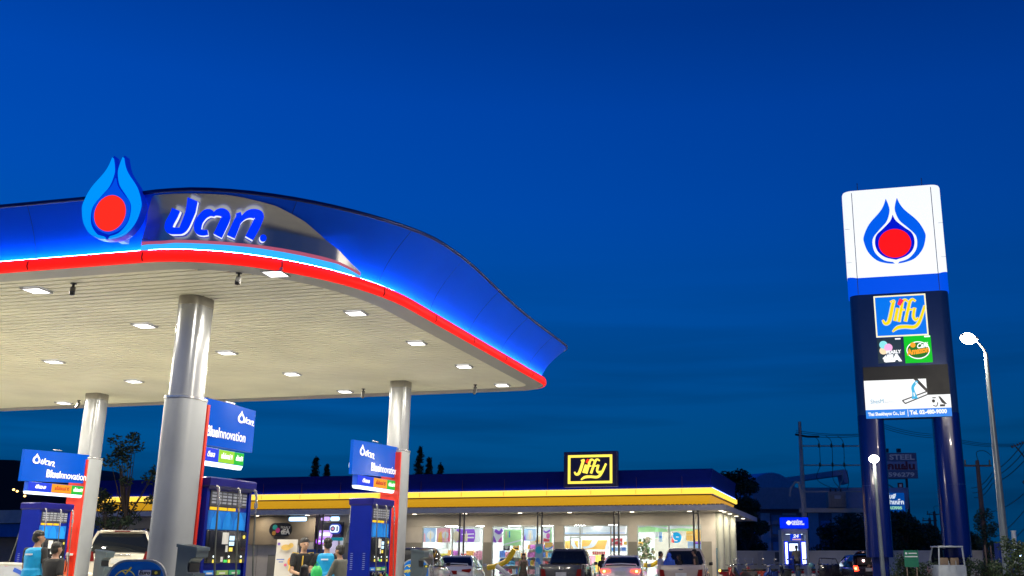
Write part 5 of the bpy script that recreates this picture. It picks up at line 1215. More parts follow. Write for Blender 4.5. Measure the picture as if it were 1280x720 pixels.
# cream partition, grey door below the screen
t = thing('cream_partition', 'cream partition wall with grey door panel below the brown screen', 'partition', (aty(330, 700, WY-.3).x, WY-.3, .05))
MB().box((0, 0, 1.0), (4.0, .08, 2.0)).obj('panel', wallm, t); MB().box((.75, -.05, .75), (1.0, .03, 1.5)).obj('door', wallg, t); MB().box((-.4, -.045, 1.0), (.02, .02, 2.0)).obj('joint', wallg, t)
tb = emis('blue_tube', (.35, .62, 1.), 3.)
for i, (xa, xb, lab) in enumerate(((362, 383, 'long glowing pale blue light box under the eave above the striped man'), (402, 412, 'short pinkish lit box under the eave above the phone shop'), (414, 424, 'short pale blue lit box under the eave right of the pinkish one'))):
    a = aty(xa, 646, 47.3); b = aty(xb, 646, 47.3)
    t = thing('light_box', lab, 'light box', ((a.x+b.x)/2, 47.3, 3.30), 0, 'lit boxes under the store eave')
    MB().box((0, 0, 0), (b.x-a.x, .2, .20), bev=.06).obj('diffuser', tb if i != 1 else emis('pink_box', (.65, .45, 1.), 1.2), t, SM)
    for s_ in (-.3, .3): MB().cyl((s_*(b.x-a.x), 0, .09), (s_*(b.x-a.x), 0, .2), .012, n=6).obj('hanger', polem, t)
a = aty(401, 720, WY-.4); b = aty(430, 651, WY-.4); W_ = b.x-a.x
t = thing('phone_shop', 'dark fronted phone shop booth with pale window under a black board', 'booth', ((a.x+b.x)/2, WY-.4, .05))
MB().box((0, 0, 2.75), (W_, .1, .75)).obj('black_board', pblk, t); MB().box((0, .03, 1.95), (W_, .1, .8)).obj('window', printm('wh', PC['wh']), t)
MB().box((0, -.02, 2.28), (W_, .14, .16)).obj('teal_strip', emis('teal_strip', (.0, .25, .35), .8), t); MB().box((0, .02, .8), (W_, .12, 1.5)).obj('counter', sblue, t)
MB().box((W_*.35, -.06, 1.9), (.12, .03, .7)).obj('post', wallm, t)
for (px, py, w_, h_, c_, ci, lab, tx) in ((419, 661, .62, .52, (.55, .75, 1.), (.02, .05, .35), 'white rounded glowing sign with blue outline above the phone shop', 'b'), (406, 668, .78, .40, (.60, .35, 1.), (.35, .05, .8), 'purple glowing sign with white lettering, upper one of two', 'a'), (404.5, 676.5, .80, .30, (.50, .10, 1.), (.8, .8, 1.), 'purple glowing sign above the blue-vested attendant, lower one of two', 'a')):
    p = aty(px, py, WY-.9); t = thing('lit_sign', lab, 'sign', (p.x, WY-.9, p.z), 0, 'small lit signs of the phone shop')
    MB().prism(rrect(-w_/2, -h_/2, w_/2, h_/2, h_*.4, 6), -.06, .06, 'Y').obj('box', emis('ls_%.2f' % c_[0]+tx, ci if tx == 'b' else c_, 1.2), t)
    T = TF((0, -.062, 0), (1, 0, 0), (0, 0, 1))
    if tx == 'b': flat(0, [rrect(-w_*.40, -h_*.36, w_*.40, h_*.36, .12)], 'face', emis('ls_white', (.75, .88, 1.), 1.5), t, T, .006); flat(0, [circ(-w_*.16, 0, .13)], 'ring', emis('ls_navy', (.02, .05, .3), .6), t, T, .010); flat(0, [circ(-w_*.16, 0, .07)], 'dot', emis('ls_pink', (.9, .4, .6), .8), t, T, .014); flat(0, [rrect(.1, -.12, .2, .12, .02)], 'mark', emis('ls_grey', (.3, .4, .6), .6), t, T, .010)
    else: flat(0, [rrect(-w_*.1, -h_*.2, w_*.42, h_*.22, .04), [(-w_*.35, -h_*.25), (-w_*.12, 0), (-w_*.35, h_*.25)]], 'mark', emis('ls_white', (.75, .88, 1.), 1.5), t, T, .006)
a = aty(388, 714, WY-.5); t = thing('blue_counter', 'dark blue counter between the tea screen and the phone shop', 'counter', (a.x, WY-.6, .05))
MB().box((0, 0, .9), (1.5, .5, 1.75), bev=.02).obj('cabinet', mat('counter_navy', (.01, .03, .12), .4), t, SM); MB().box((-.1, -.2, 1.95), (.7, .05, .35)).obj('top_box', wallm, t)
# ================================================================== PRICE PYLON
PY = 45.4; PX0, PX1 = .57, 4.93; PD = 1.4; PCX = (PX0+PX1)/2; PW = PX1-PX0
pyl = thing('sign_pylon', 'tall two-legged blue sign pylon with glowing white flame emblem cabinet', 'pylon', (PCX, PY, 0))
wlit2 = emis('cabinet_white', (.90, .94, .97), 1.02, (.7, .7, .7)); blit = emis('cabinet_blue', (.0, .085, .85), .9, (.0, .05, .4))
navy = mat('pylon_navy', (.008, .028, .12), .3, metal=.2, coat=.4, var=.05); legb = mat('pylon_leg_blue', (.0, .009, .12), .25, coat=.2, spec=.3, var=.05)
def plan(w_, d_, r_, yo=0.): return [(a, b+d_/2+yo) for a, b in rrect(-w_/2, -d_/2, w_/2, d_/2, r_, 8)]
def zring(pl, f): return [V((a, b, f(a, b))) for a, b in pl]
pl = plan(PW, PD, .42)
def sag(a, b): u = min(1, abs(a)/(PW/2)); return 13.42+.34*u*u*(1 if b < .5 else 1)
MB().loft([zring(pl, sag), zring(pl, lambda a, b: 17.75), [V((a*.985, .7+(b-.7)*.96, 17.84)) for a, b in pl]]).obj('white_cabinet', wlit2, pyl, SM)
MB().loft([zring(pl, lambda a, b: 12.86), zring(pl, lambda a, b: sag(a, b)-.004)]).obj('blue_cabinet', blit, pyl, SM)
jn = mat('joint_blue', (.02, .06, .2), .5)
for sx in (-1, 1):
    MB().box((sx*(PW/2-.43), -.004, (12.9+17.7)/2), (.03, .012, 4.85)).obj('cabinet_joint', jn, pyl)
    for z in (14.4, 16.0): MB().box((sx*(PW/2-.21), -.003+.05, z), (.36, .012, .012)).obj('cabinet_joint', mat('joint_pale', (.4, .45, .5), .5), pyl)
    MB().cyl((sx*1.45, .7, 17.8), (sx*1.45, .7, 18.45), .02, n=6).obj('lightning_rod', jn, pyl)
pl2 = plan(PW-.10, PD-.06, .40, .03)
MB().loft([zring(pl2, lambda a, b: 7.45), zring(pl2, lambda a, b: 12.856)]).obj('sign_body', navy, pyl, SM)
for sx in (-1, 1):
    q = [(a+sx*(PW/2-.60), b) for a, b in plan(1.12, PD-.06, .38, .03)]
    MB().loft([zring(q, lambda a, b: 1.42), zring(q, lambda a, b: 7.446)]).obj('leg_cladding', legb, pyl, SM)
    MB().prism([(sx*(PW/2-.60)+a, b+.7) for a, b in rrect(-.35, -.4, .35, .4, .05, 2)], .05, 1.43).obj('leg_core', legb, pyl)
    MB().box((sx*(PW/2-.60), .7, .12), (1.5, 1.6, .2), bev=.03).obj('footing', con, pyl)
    for z in (4.4,): 
        MB().loft([[V((x*1.004, y, z)) for x, y in [(a+0, b) for a, b in q]], [V((x*1.004, y, z+.015)) for x, y in q]]).obj('leg_joint', jn, pyl)
MB().box((.0, .7, 7.40), (PW-1.3, PD-.2, .1)).obj('lower_edge', navy, pyl)
# emblem
cc = aty(1118.5, 304, PY-.02)
right, left, drop, ball, outer = emblem_shapes(2.68)
T = TF((cc.x-PCX, -.005, cc.z), (1, 0, 0), (0, 0, 1))
lbl = emis('emblem_blue', (.0, .12, .95), .85, (0, .1, .5))
flat(0, [left], 'flame', lbl, pyl, T, .01); flat(0, [right], 'flame', lbl, pyl, T, .01)
flat(0, [drop], 'drop', emis('emblem_navy', (.0, .008, .72), .8, (0, .02, .4)), pyl, T, .01); flat(0, [ball], 'ball', emis('emblem_red', (1., .006, .01), 1., (.5, .02, .01)), pyl, T, .018)
def pface(px0, py0, px1, py1):
    a = aty(px0, py1, PY-.03); b = aty(px1, py0, PY-.03); return a.x, a.z, b.x-a.x, b.z-a.z
def panel(lab, box, m, name='logo_sign', d=.05, back=0.):
    x, z, W, H = box; t = thing(name, lab, 'sign', (x, PY+.02, z)); MB().box((W/2, -.0, H/2), (W, .06, H)).obj('panel', m, t)
    return t, TF((0, -.031, 0), (1, 0, 0), (0, 0, 1)), W, H
b1 = aty(1091.5, 368.5, PY); b2 = aty(1161, 419.5, PY)
t, T, W, H = panel('square blue glowing sign with yellow script lettering on the pylon', (b1.x, b2.z+.02, b2.x-b1.x, b1.z-b2.z-.10), emis('jiffy_blue', (.0, .20, .95), .85, (0, .1, .5)))
fr_ = emis('jiffy_frame', (1., .93, .62), 1.0, (.6, .5, .3)); e = .06
for q in ([(0, 0), (W, 0), (W, e), (0, e)], [(0, H-e), (W, H-e), (W, H), (0, H)], [(0, e), (e, e), (e, H-e), (0, H-e)], [(W-e, e), (W, e), (W, H-e), (W-e, H-e)]): flat(0, [q], 'frame', fr_, t, T, .02)
flat(0, [ribbon(p_, [q*1.5 for q in ww]) for p_, ww in [([(a*W*.009+.12*W, b*H*.0135+.12*H) for a, b in p], [q*W*.009*.97 for q in ww2]) for p, ww2 in JIFFY]], 'letter_outline', emis('jiffy_pale', (.55, .75, .9), .8, (.4, .5, .5)), t, T, .010)
flat(0, [ribbon([(a*W*.009+.12*W, b*H*.0135+.12*H) for a, b in p], [q*W*.009*.95 for q in ww]) for p, ww in JIFFY], 'lettering', emis('jiffy_yellow', (1., .70, .0), 1.0, (.6, .4, .02)), t, T, .016)
flat(0, [ribbon([(40*W*.009+.12*W, 47*H*.0135+.12*H), (47*W*.009+.12*W, 57*H*.0135+.12*H)], [.16, .20])], 'letter_dot', emis('jiffy_red', (.9, .02, .12), 1., (.5, .02, .02)), t, T, .02)
b1 = aty(1096, 423.5, PY); b2 = aty(1128, 453, PY)
t, T, W, H = panel('small dark tea shop sign with three pastel discs on the pylon', (b1.x, b2.z, b2.x-b1.x, b1.z-b2.z), mat('tea_panel', (.005, .02, .04), .4, em=(0, .025, .05), es=.5))
for a, b, r_, c_ in ((.26, .74, .175, (.25, .75, .80)), (.46, .62, .175, (.85, .42, .72)), (.24, .50, .165, (.90, .70, .45))): flat(0, [circ(a*W, b*H, r_*W)], 'disc', emis('disc_%.2f' % c_[0], c_, .95, c_), t, T, .006+.01*a)
wl = emis('sign_letters', (.95, .97, 1.), 1.0, (.7, .7, .7))
text('PEARLY', .20, wl, t, T(.66*W, .425*H, .02), (1, .0, .03), (0, 0, 1), bold=.01, width=W*.62, name='lettering'); text('tEA', .40, wl, t, T(.58*W, .17*H, .02), (1, 0, .03), (0, 0, 1), bold=.035, width=W*.80, name='lettering')
flat(0, [rrect(.76*W, .93*H, 1.*W, .985*H, .02)], 'small_mark', wl, t, T, .01)
b1 = aty(1129.3, 420.5, PY); b2 = aty(1166, 452.5, PY)
t, T, W, H = panel('small bright green coffee sign with white oval on the pylon', (b1.x, b2.z, b2.x-b1.x, b1.z-b2.z), emis('coffee_green', (.0, .62, .02), .85, (0, .3, .02)))
flat(0, [circ(.5*W, .46*H, .43*W, .33*H, 32)], 'oval_rim', wl, t, T, .006); flat(0, [circ(.5*W, .46*H, .395*W, .29*H, 32)], 'oval', emis('oval_green', (.02, .28, .03), .6, (0, .1, .0)), t, T, .010)
flat(0, [circ(.32*W, .66*H, .10*W)], 'orange_spot', emis('coffee_orange', (1., .36, .02), 1., (.5, .2, .02)), t, T, .016)
text('Café', .30, wl, t, T(.66*W, .62*H, .016), (1, 0, .12), (0, 0, 1), sh=.2, bold=.012, width=W*.42)
text('Amazon', .36, emis('coffee_orange', (1., .36, .02), 1.), t, T(.50*W, .43*H, .02), (1, 0, .12), (0, 0, 1), bold=.02, width=W*.82)
flat(0, [rrect(.76*W, .93*H, .98*W, .985*H, .02)], 'small_mark', wl, t, T, .01)
# LED screen, partly dark
b1 = aty(1078.5, 459.5, PY); b2 = aty(1190, 518, PY)
X0 = b1.x; Z0 = b2.z-.08; W = b2.x-X0; H = b1.z-Z0
t = thing('led_screen', 'large pylon screen, dark above, showing a white advert with blue footer below', 'screen', (X0, PY+.01, Z0))
MB().box((W/2, 0, H/2), (W, .07, H)).obj('dark_modules', mat('screen_dark', (.010, .012, .013), .6, var=.05), t)
T = TF((0, -.036, 0), (1, 0, 0), (0, 0, 1)); ws = emis('screen_white', (.93, .95, .96), 1.05, (.3, .3, .3)); bs_ = emis('screen_blue', (.0, .24, .85), .95, (.1, .1, .3)); bk = mat('screen_black', (.01, .012, .02), .5); cy = emis('screen_cyan', (.02, .50, .85), .9, (.1, .2, .3))
flat(0, [[(0, .145*H), (W, .145*H), (W, .42*H), (.735*W, .42*H), (.735*W, .735*H), (0, .735*H)]], 'lit_area', ws, t, T, .006)
flat(0, [[(0, 0), (W, 0), (W, .165*H), (0, .165*H)]], 'footer', bs_, t, T, .012)
kx = lambda a: (a-88)/(1190-88)*W; kz = lambda a, b: ((490-b+(a-88)*-.028)/(490-90))*.735*H
tr = lambda P: [(kx(a), kz(a, b)) for a, b in P]
flat(0, [tr([(735, 70), (790, 70), (905, 180), (905, 215), (880, 200)])], 'beam', bk, t, T, .015)
flat(0, [ribbon(tr([(570, 300), (890, 205)]), .05, False), ribbon(tr([(605, 330), (900, 235)]), .05, False), ribbon(tr([(575, 300), (612, 332)]), .05, False)], 'frame_drawing', bk, t, T, .015)
flat(0, [ribbon(tr([(735, 280), (728, 220), (718, 165), (745, 125), (785, 95)]), [.26, .14, .12, .12, .10])], 'hose_drawing', cy, t, T, .018); flat(0, [ribbon(tr([(733, 255), (728, 215)]), .05, False), ribbon(tr([(760, 118), (775, 105)]), .05, False)], 'hose_highlight', ws, t, T, .022)
flat(0, [tr([(1035, 255), (1060, 255), (1140, 335), (1110, 335), (1075, 320)])], 'beam', bk, t, T, .015)
gx = mat('screen_text', (.08, .30, .45), .5, em=(.1, .4, .6), es=.4)
text('ShesM', .26, gx, t, T(kx(245), kz(245, 310), .012), (1, 0, .02), (0, 0, 1), width=W*.155); text('agneo', .17, mat('screen_faint', (.5, .55, .6), .5, em=(.6, .65, .7), es=.5), t, T(kx(410), kz(410, 310), .012), (1, 0, .02), (0, 0, 1), width=W*.13)
text('Thai Sheskhayos Co., Ltd', .20, ws, t, T(.24*W, .082*H, .016), (1, 0, .01), (0, 0, 1), bold=.008, width=W*.43)
text('Tel. 02-480-9000', .24, ws, t, T(.73*W, .092*H, .016), (1, 0, .01), (0, 0, 1), bold=.012, width=W*.43)
flat(0, [[(.49*W, .02*H), (.497*W, .02*H), (.497*W, .15*H), (.49*W, .15*H)]], 'divider', ws, t, T, .016)
flat(0, [circ(.80*W, .30*H, .07), ribbon([(.79*W, .22*H), (.83*W, .20*H), (.85*W, .27*H)], .04), rrect(.87*W, .19*H, .93*W, .23*H, .02), rrect(.79*W, .35*H, .83*W, .37*H, .01)], 'small_marks', bk, t, T, .012)
# ================================================================== STREET LAMPS
galv = mat('galvanised', (.20, .24, .25), .4, metal=.4, var=.15, vs=2); lamp_e = emis('lamp_head_glow', (1., .92, .76), 40., (.7, .7, .7))
def lampl(t, loc, e):
    L = bpy.data.lights.new('lamp_light', 'POINT'); L.energy = e; L.color = (1., .88, .70); L.shadow_soft_size = .2
    o = bpy.data.objects.new('lamp_light', L); col.objects.link(o); o.parent = t; o.location = loc
def lamp(lab, base, H, arm, r, headoff, es=None):
    t = thing('street_lamp', lab, 'street lamp', (base[0], base[1], .05))
    MB().tube([(0, 0, 0), (0, 0, H*.5), (0, 0, H)], [r*1.35, r*1.0, r*.62], 12).obj('pole', galv, t, SM)
    MB().box((0, 0, .02), (.4, .4, .04)).cyl((0, 0, .04), (0, 0, .25), r*1.8, r*1.4, 12).obj('base_plate', galv, t)
    hx, hy, hz = headoff
    MB().tube([(0, 0, H-.1), (hx*.12, hy*.12, H+hz*.22), (hx*.55, hy*.55, H+hz*.62), (hx, hy, H+hz)], r*.32, 8).obj('arm', mat('lamp_arm', (.16, .13, .10), .4, metal=.3), t, SM)
    d = V((hx, hy, 0)).normalized(); ang = math.atan2(d.y, d.x)
    M_ = Matrix.Translation((hx+d.x*.2, hy+d.y*.2, H+hz+.04)) @ Matrix.Rotation(ang, 4, 'Z') @ Matrix.Rotation(R(-12), 4, 'Y')
    h_ = MB().box((0, 0, 0), (.62, .26, .12), M=M_, bev=.05).obj('lamp_head', mat('lamp_shell', (.25, .26, .26), .4), t, SM)
    b = MB(); b.M = M_; b.ball((.04, 0, -.06), (.29, .22, .20), 14, 8); b.obj('lit_bowl', lamp_e, h_, SM); lampl(t, (hx+d.x*.2, hy+d.y*.2, H+hz-.3), es or 1100)
    return t
lp = atd(1257, 690, 36); hd_ = atd(1213, 425, 36)
lamp('tall grey street lamp with glowing head right of the pylon', (lp.x, lp.y), 8.55, 1, .115, (hd_.x-lp.x+.15, hd_.y-lp.y, hd_.z-8.6+.05))
lamp('tall street lamp standing outside the picture to the right of the forecourt', (8.5, 21.5), 8.55, 1, .115, (-.9, .5, .35), 2800)
lp = atd(1103, 697, 40); hd_ = atd(1095, 569, 40)
t = thing('street_lamp', 'short grey lamp post with glowing round head in front of the left pylon leg', 'street lamp', (lp.x, lp.y, .05))
MB().tube([(0, 0, 0), (-.04, 0, 2.5), (-.06, 0, hd_.z-.35)], [.09, .075, .05], 12).obj('pole', galv, t, SM)
MB().box((-.06, .05, hd_.z-.12), (.24, .34, .10), bev=.04).obj('lamp_head', mat('lamp_shell', (.25, .26, .26)), t, SM)
MB().ball((-.06, -.05, hd_.z-.20), (.19, .19, .15), 14, 8).obj('lit_bowl', lamp_e, t, SM); lampl(t, (-.06, -.15, hd_.z-.45), 260); MB().box((0, 0, .02), (.35, .35, .04)).obj('base_plate', galv, t)
# ================================================================== CASH MACHINE KIOSK
p = atd(996, 697, 60.); t = thing('cash_machine_kiosk', 'white cash machine kiosk with glowing deep blue header and two lit side strips', 'kiosk', (p.x, p.y, .05), TH)
kw = mat('kiosk_white', (.50, .54, .50), .4, var=.06); kb = emis('kiosk_blue', (.0, .02, .95), 1.1, (0, .02, .4))
MB().box((0, .5, .19), (1.9, 2.4, .37)).obj('plinth', con, t)
for s_ in (-1, 1): MB().box((s_*.70, .9, 1.65), (.13, 1.1, 2.6)).obj('side_wall', kw, t)
MB().box((0, 1.3, 1.65), (1.27, .2, 2.6)).obj('back_wall', kw, t); MB().box((0, .75, 2.83), (1.27, 1.0, .28)).obj('lintel', kw, t)
hdr = MB().box((.0, .35, 3.32), (1.58, .55, .62), bev=.03).obj('header', kb, t, SM)
T = TF((0, .070, 3.32), (1, 0, 0), (0, 0, 1))
flat(0, [circ(-.36, 0, .12, .13), ribbon([(-.50, 0), (-.36, .02), (-.2, .0)], .10)], 'emblem', wl, hdr, T, .01)
text('กรุงไทย', .20, wl, hdr, T(.12, .06, 0), (1, 0, 0), (0, 0, 1), bold=.006, width=.62); text('KRUNGTHAI', .12, wl, hdr, T(.18, -.08, 0), (1, 0, 0), (0, 0, 1), bold=.006, width=.70)
MB().box((.05, .33, 2.52), (.62, .06, .40)).obj('panel_24h', emis('kiosk_panel', (.0, .04, .80), .9), t)
T = TF((.05, .298, 2.52), (1, 0, 0), (0, 0, 1)); text('24', .26, wl, t, T(-.0, .05, 0), (1, 0, 0), (0, 0, 1), sh=.2, bold=.01, width=.34); flat(0, [[(-.2, -.17), (.30, -.17), (.30, -.10), (-.2, -.10)]], 'panel_footer', emis('kiosk_pink', (.9, .5, .5), .8), t, T, .01)
MB().box((0, 1.1, 1.35), (.62, .5, 1.85), bev=.03).obj('machine', mat('machine_blue', (.02, .08, .35), .4), t, SM); MB().box((0, .84, 1.95), (.5, .03, .42)).obj('machine_screen', emis('machine_screen', (.7, .85, 1.), 2.2), t)
for s_, w_ in ((-1, .12), (1, .20)): MB().box((s_*.50, .40, 1.62), (w_, .05, 1.22)).obj('lit_strip', emis('strip_white', (.75, .88, 1.), 2.6), t); MB().box((s_*.50, .44, 1.62), (w_+.12, .04, 1.34)).obj('strip_frame', kb, t)
for s_ in (-.32, .32): MB().box((s_, .5, 2.68), (.3, .3, .02)).obj('ceiling_tube', emis('strip_white', (.75, .88, 1.), 2.6), t)
# ================================================================== BOUNDARY WALL, FENCE, SHRUBS
def leafcloud(mb, c, r, n, ls, rs_, flatz=1.):
    for _ in range(n):
        while True:
            q = V((rs_.uniform(-1, 1), rs_.uniform(-1, 1), rs_.uniform(-1, 1)))
            if q.length < 1: break
        q = V((c[0]+q.x*r[0], c[1]+q.y*r[1], c[2]+q.z*r[2])); a = V((rs_.gauss(0, 1), rs_.gauss(0, 1), rs_.gauss(0, .6))).normalized()*ls*rs_.uniform(.6, 1.3); b = a.orthogonal().normalized()*ls*.45; b.rotate(Matrix.Rotation(rs_.uniform(0, 6.28), 3, a.normalized()))
        mb.add([q-a, q+b, q+a, q-b], [(0, 1, 2, 3)])
leafm = mat('foliage_dark', (.030, .055, .018), .6, var=.5, vs=.8); leafg = mat('foliage_green', (.03, .06, .018), .6, var=.5, vs=1.5); bark = mat('bark', (.07, .05, .035), .9, var=.3, vs=6)
def tree(lab, px, D, H, cw, trunk=.18, dens=1., ls=.16, start=.35, m=leafm, name='tree', seed=1, clumps=16, gap=.33, group=None, zb=.05, grp=None):
    rs_ = random.Random(seed); p = atd(px, 697, D); t = thing(name, lab, 'tree', (p.x, p.y, zb), 0, group)
    b = MB(); pts = [V((rs_.uniform(-.1, .1)*i, rs_.uniform(-.1, .1)*i, H*.75*i/5)) for i in range(6)]
    b.tube(pts, [trunk*(1-.14*i) for i in range(6)], 8); b.obj('trunk', bark, t, SM)
    cr = MB(); lb = MB()
    for k in range(clumps):
        a = rs_.uniform(0, 6.28); zz_ = H*(start+(1-start)*rs_.uniform(.02, .93)); fr = (zz_/H-start)/(1-start); wr = cw*(math.sin(math.pi*min(1, .18+fr*.78))**.6)*rs_.uniform(.25, .85)
        c = V((wr*math.cos(a), wr*math.sin(a), zz_)); s0 = pts[min(5, int(max(1, zz_/H*4)))]
        lb.tube([s0, (s0+c)/2+V((0, 0, -.1)), c], [trunk*.35, trunk*.2, trunk*.06], 5)
        rr = cw*gap*rs_.uniform(.7, 1.2)
        leafcloud(cr, c, (rr, rr, rr*.75), int(90*dens), ls, rs_)
    lb.obj('limbs', bark, t); cr.obj('crown', m, t)
    return t
def conifer(lab, px, D, H, cw, seed):
    rs_ = random.Random(seed); p = atd(px, 697, D); t = thing('conifer', lab, 'tree', (p.x, p.y, .05), 0, 'conifers behind the store')
    MB().tube([(0, 0, 0), (.05, 0, H*.5), (0, 0, H*.98)], [.16, .09, .02], 8).obj('trunk', bark, t, SM)
    cr = MB(); lb = MB(); z = H*.45
    while z < H*.97:
        fr = (H-z)/(H*.55); r_ = cw*(fr**.8)
        for k in range(5):
            a = rs_.uniform(0, 6.28); l = r_*rs_.uniform(.6, 1.25); tip = V((l*math.cos(a), l*math.sin(a), z-.15+rs_.uniform(-.1, .35)))
            lb.tube([(0, 0, z), tip], [.03, .01], 4)
            for q in range(3): c = V((0, 0, z)).lerp(tip, .35+.3*q); leafcloud(cr, c, (.16, .16, .13), 16, .07, rs_)
        z += .20
    leafcloud(cr, (0, 0, H*.96), (.08, .08, .3), 20, .06, rs_)
    lb.obj('limbs', bark, t); cr.obj('crown', leafm, t)
cw_ = mat('boundary_wall', (.62, .58, .46), .8, var=.15, vs=.8)
wz = 1.80
t = thing('boundary_wall', 'long cream panelled boundary wall behind the cash machine and pylon', 'wall', (0, 66.5, 0))
MB().box((6-.0, 0, .9), (30, .15, 1.7)).obj('panels', cw_, t); MB().box((6, 0, wz-.02), (30.2, .26, .12)).obj('coping', cw_, t)
for i in range(11): MB().box((-8.6+i*2.95, -.06, .9), (.28, .22, 1.70)).obj('pier', mat('pier_grey', (.45, .43, .36), .8), t)
p_ = aty(972, 700, 66.3); MB().box((p_.x+.3, -.16, 1.45), (.9, .08, .6)).obj('notice_board', mat('board_dull', (.10, .11, .10), .7), t)
rs2 = random.Random(11)
for k, (pa, pb, D, h, lab) in enumerate(((1114, 1148, 43.6, 1.50, 'low dark hedge in front of the wall, left of the white truck'), (1146, 1176, 43.6, 1.36, 'low dark hedge just left of the white truck'), (1204, 1250, 43.0, 1.46, 'low dark hedge between the white truck and the tall lamp post'), (1244, 1264, 40, 1.35, 'hedge at the foot of the tall street lamp'))):
    a = atd(pa, 697, D); b = atd(pb, 697, D); t = thing('hedge', lab, 'hedge', ((a.x+b.x)/2, (a.y+b.y)/2, .05), TH); W = (b-a).length; g = MB()
    for i in range(int(W*26)): leafcloud(g, (rs2.uniform(-W/2, W/2), rs2.uniform(-.3, .3), rs2.uniform(.2, h-.28)+.12*math.sin(i)), (.3, .3, .26), 60, .06, rs2)
    g.obj('foliage', leafg, t); s_ = MB()
    for i in range(6): s_.tube([(-W/2+W*(i+.5)/6, 0, 0), (-W/2+W*(i+.5)/6+.1, 0, .8)], .03, 5)
    s_.obj('stems', bark, t)
t = thing('bush', 'dense leafy bush at the right edge of the picture', 'bush', (atd(1280, 697, 24).x, atd(1280, 697, 24).y, .05)); g = MB()
for i in range(60): leafcloud(g, (rs2.gauss(0, .34), rs2.gauss(0, .3), rs2.uniform(.4, 1.7)*1.0), (.22, .22, .2), 60, .05, rs2)
g.obj('foliage', leafg, t); s_ = MB()
for i in range(5): s_.tube([(.05*i-.1, 0, 0), (.16*i-.3, .1, 1.2)], .02, 5)
s_.obj('stems', bark, t)
# iron posts fence near the tall lamp
t = thing('picket_fence', 'row of thin rusty upright posts between the ivy pole and the tall lamp', 'fence', (atd(1247, 697, 50).x, atd(1247, 697, 50).y, .05), TH)
rust = mat('rusty_post', (.22, .15, .10), .7)
for i in range(5): MB().cyl((-.55+i*.26+.02*i, -.0, 0), (-.55+i*.26, 0, 1.95-.03*i), .035, n=6).obj('post', rust, t)
MB().box((0, .03, .6), (1.3, .03, .05)).obj('rail', rust, t)
t = thing('blue_cabinet', 'dark blue equipment box behind the tall lamp post', 'cabinet', (atd(1257, 697, 48).x, atd(1257, 697, 48).y, .05), TH)
MB().box((0, 0, 1.0), (.8, .5, 2.0), bev=.02).obj('body', mat('cab_blue', (.01, .04, .25), .4), t); MB().box((0, -.26, 1.), (.6, .02, 1.6)).obj('door', mat('cab_blue2', (.012, .05, .3), .4), t)
t = thing('white_pipe', 'short white standing pipe right of the tall lamp post', 'pipe', (atd(1270, 697, 45).x, atd(1270, 697, 45).y, .05))
MB().cyl((0, 0, 0), (0, 0, 2.45), .10, n=12).obj('pipe', mat('pipe_white', (.5, .55, .6), .5), t, SM); MB().cyl((0, 0, 2.45), (0, 0, 2.50), .12, n=12).obj('cap', mat('pipe_white', (0, 0, 0)), t)
for (px, py, lab) in ((1269, 687, 'tiny blue white lamp beside the white pipe'), (1275, 694, 'tiny blue white lamp just above the bush')):
    q = atd(px, py, 44); t = thing('signal_lamp', lab, 'lamp', (q.x, q.y, q.z)); MB().ball((0, 0, 0), .05, 8, 6).obj('bulb', emis('signal_bulb', (.4, .6, 1.), 14.), t); MB().cyl((0, 0, -q.z+.05), (0, 0, -.04), .015, n=6).obj('stem', polem, t)
# green notice on two legs
q = atd(1139, 697, 42.6); t = thing('green_notice', 'small green notice board on two legs in front of the hedge', 'sign', (q.x, q.y, .05), TH)
MB().box((0, 0, 1.32), (.58, .03, .66)).obj('board', mat('notice_green', (.01, .16, .09), .4, var=.05), t)
for s_ in (-.2, .2): MB().cyl((s_, .02, 0), (s_, .02, 1.0), .02, n=6).obj('leg', mat('leg_tan', (.3, .22, .16), .6), t)
T = TF((0, -.017, 1.32), (1, 0, 0), (0, 0, 1)); flat(0, [circ(-.20, .21, .045), rrect(-.26, .06, .26, .10, .01), rrect(-.10, .19, .24, .23, .01)], 'marks', wpr, t, T, .004)
# ================================================================== POWER STRUCTURES
conc = mat('concrete_pole', (.48, .42, .34), .8, var=.15, vs=2); wirem = mat('wire', (.012, .012, .014), .6); insm = mat('insulator', (.08, .04, .03), .3)
def catn(a, b, sg_, n=14): return [a.lerp(b, i/n)-V((0, 0, sg_*4*(i/n)*(1-i/n))) for i in range(n+1)]
hp_ = [atd(1008, 697, 70), atd(1101, 697, 70)]; O = hp_[0]; ex = (hp_[1]-hp_[0]); LH = ex.length; rz = math.atan2(ex.y, ex.x)
t = thing('transformer_structure', 'two-pole concrete frame with wires and a grey transformer on its platform', 'power structure', (O.x, O.y, .05), rz)
zt_ = atd(1008, 528, 70).z
for x_ in (0, LH): MB().tube([(x_, 0, 0), (x_, 0, zt_)], [.22, .11], 8).obj('pole', conc, t, SM)
zf = lambda py: atd(1040, py, 70).z-.05
MB().box((LH/2, -.15, zf(638)), (LH+.6, .16, .28)).obj('platform_beam', conc, t); MB().box((LH/2, .2, zf(638)), (LH+.6, .16, .28)).obj('platform_beam', conc, t)
MB().box((LH/2, 0, zf(614.5)), (LH, .08, .10)).obj('crossarm', conc, t)
for py in (557.5, 581.5): MB().box((LH/2, 0, zf(py)), (LH, .09, .09)).obj('crossarm', conc, t)
for dz in (0, .18, .30):
    MB().tube([V((-.3, -.1, zf(544)+dz))]+catn(V((.2, -.1, zf(545)+dz)), V((LH, -.1, zf(545)+.08+dz*.4)), .15), .018, 5).obj('wire', wirem, t)
MB().tube([(-.35, 0, zf(543)), (.5, -.05, zf(546)), (1.3, -.05, zf(546))], .07, 8).obj('cable_bundle', wirem, t)
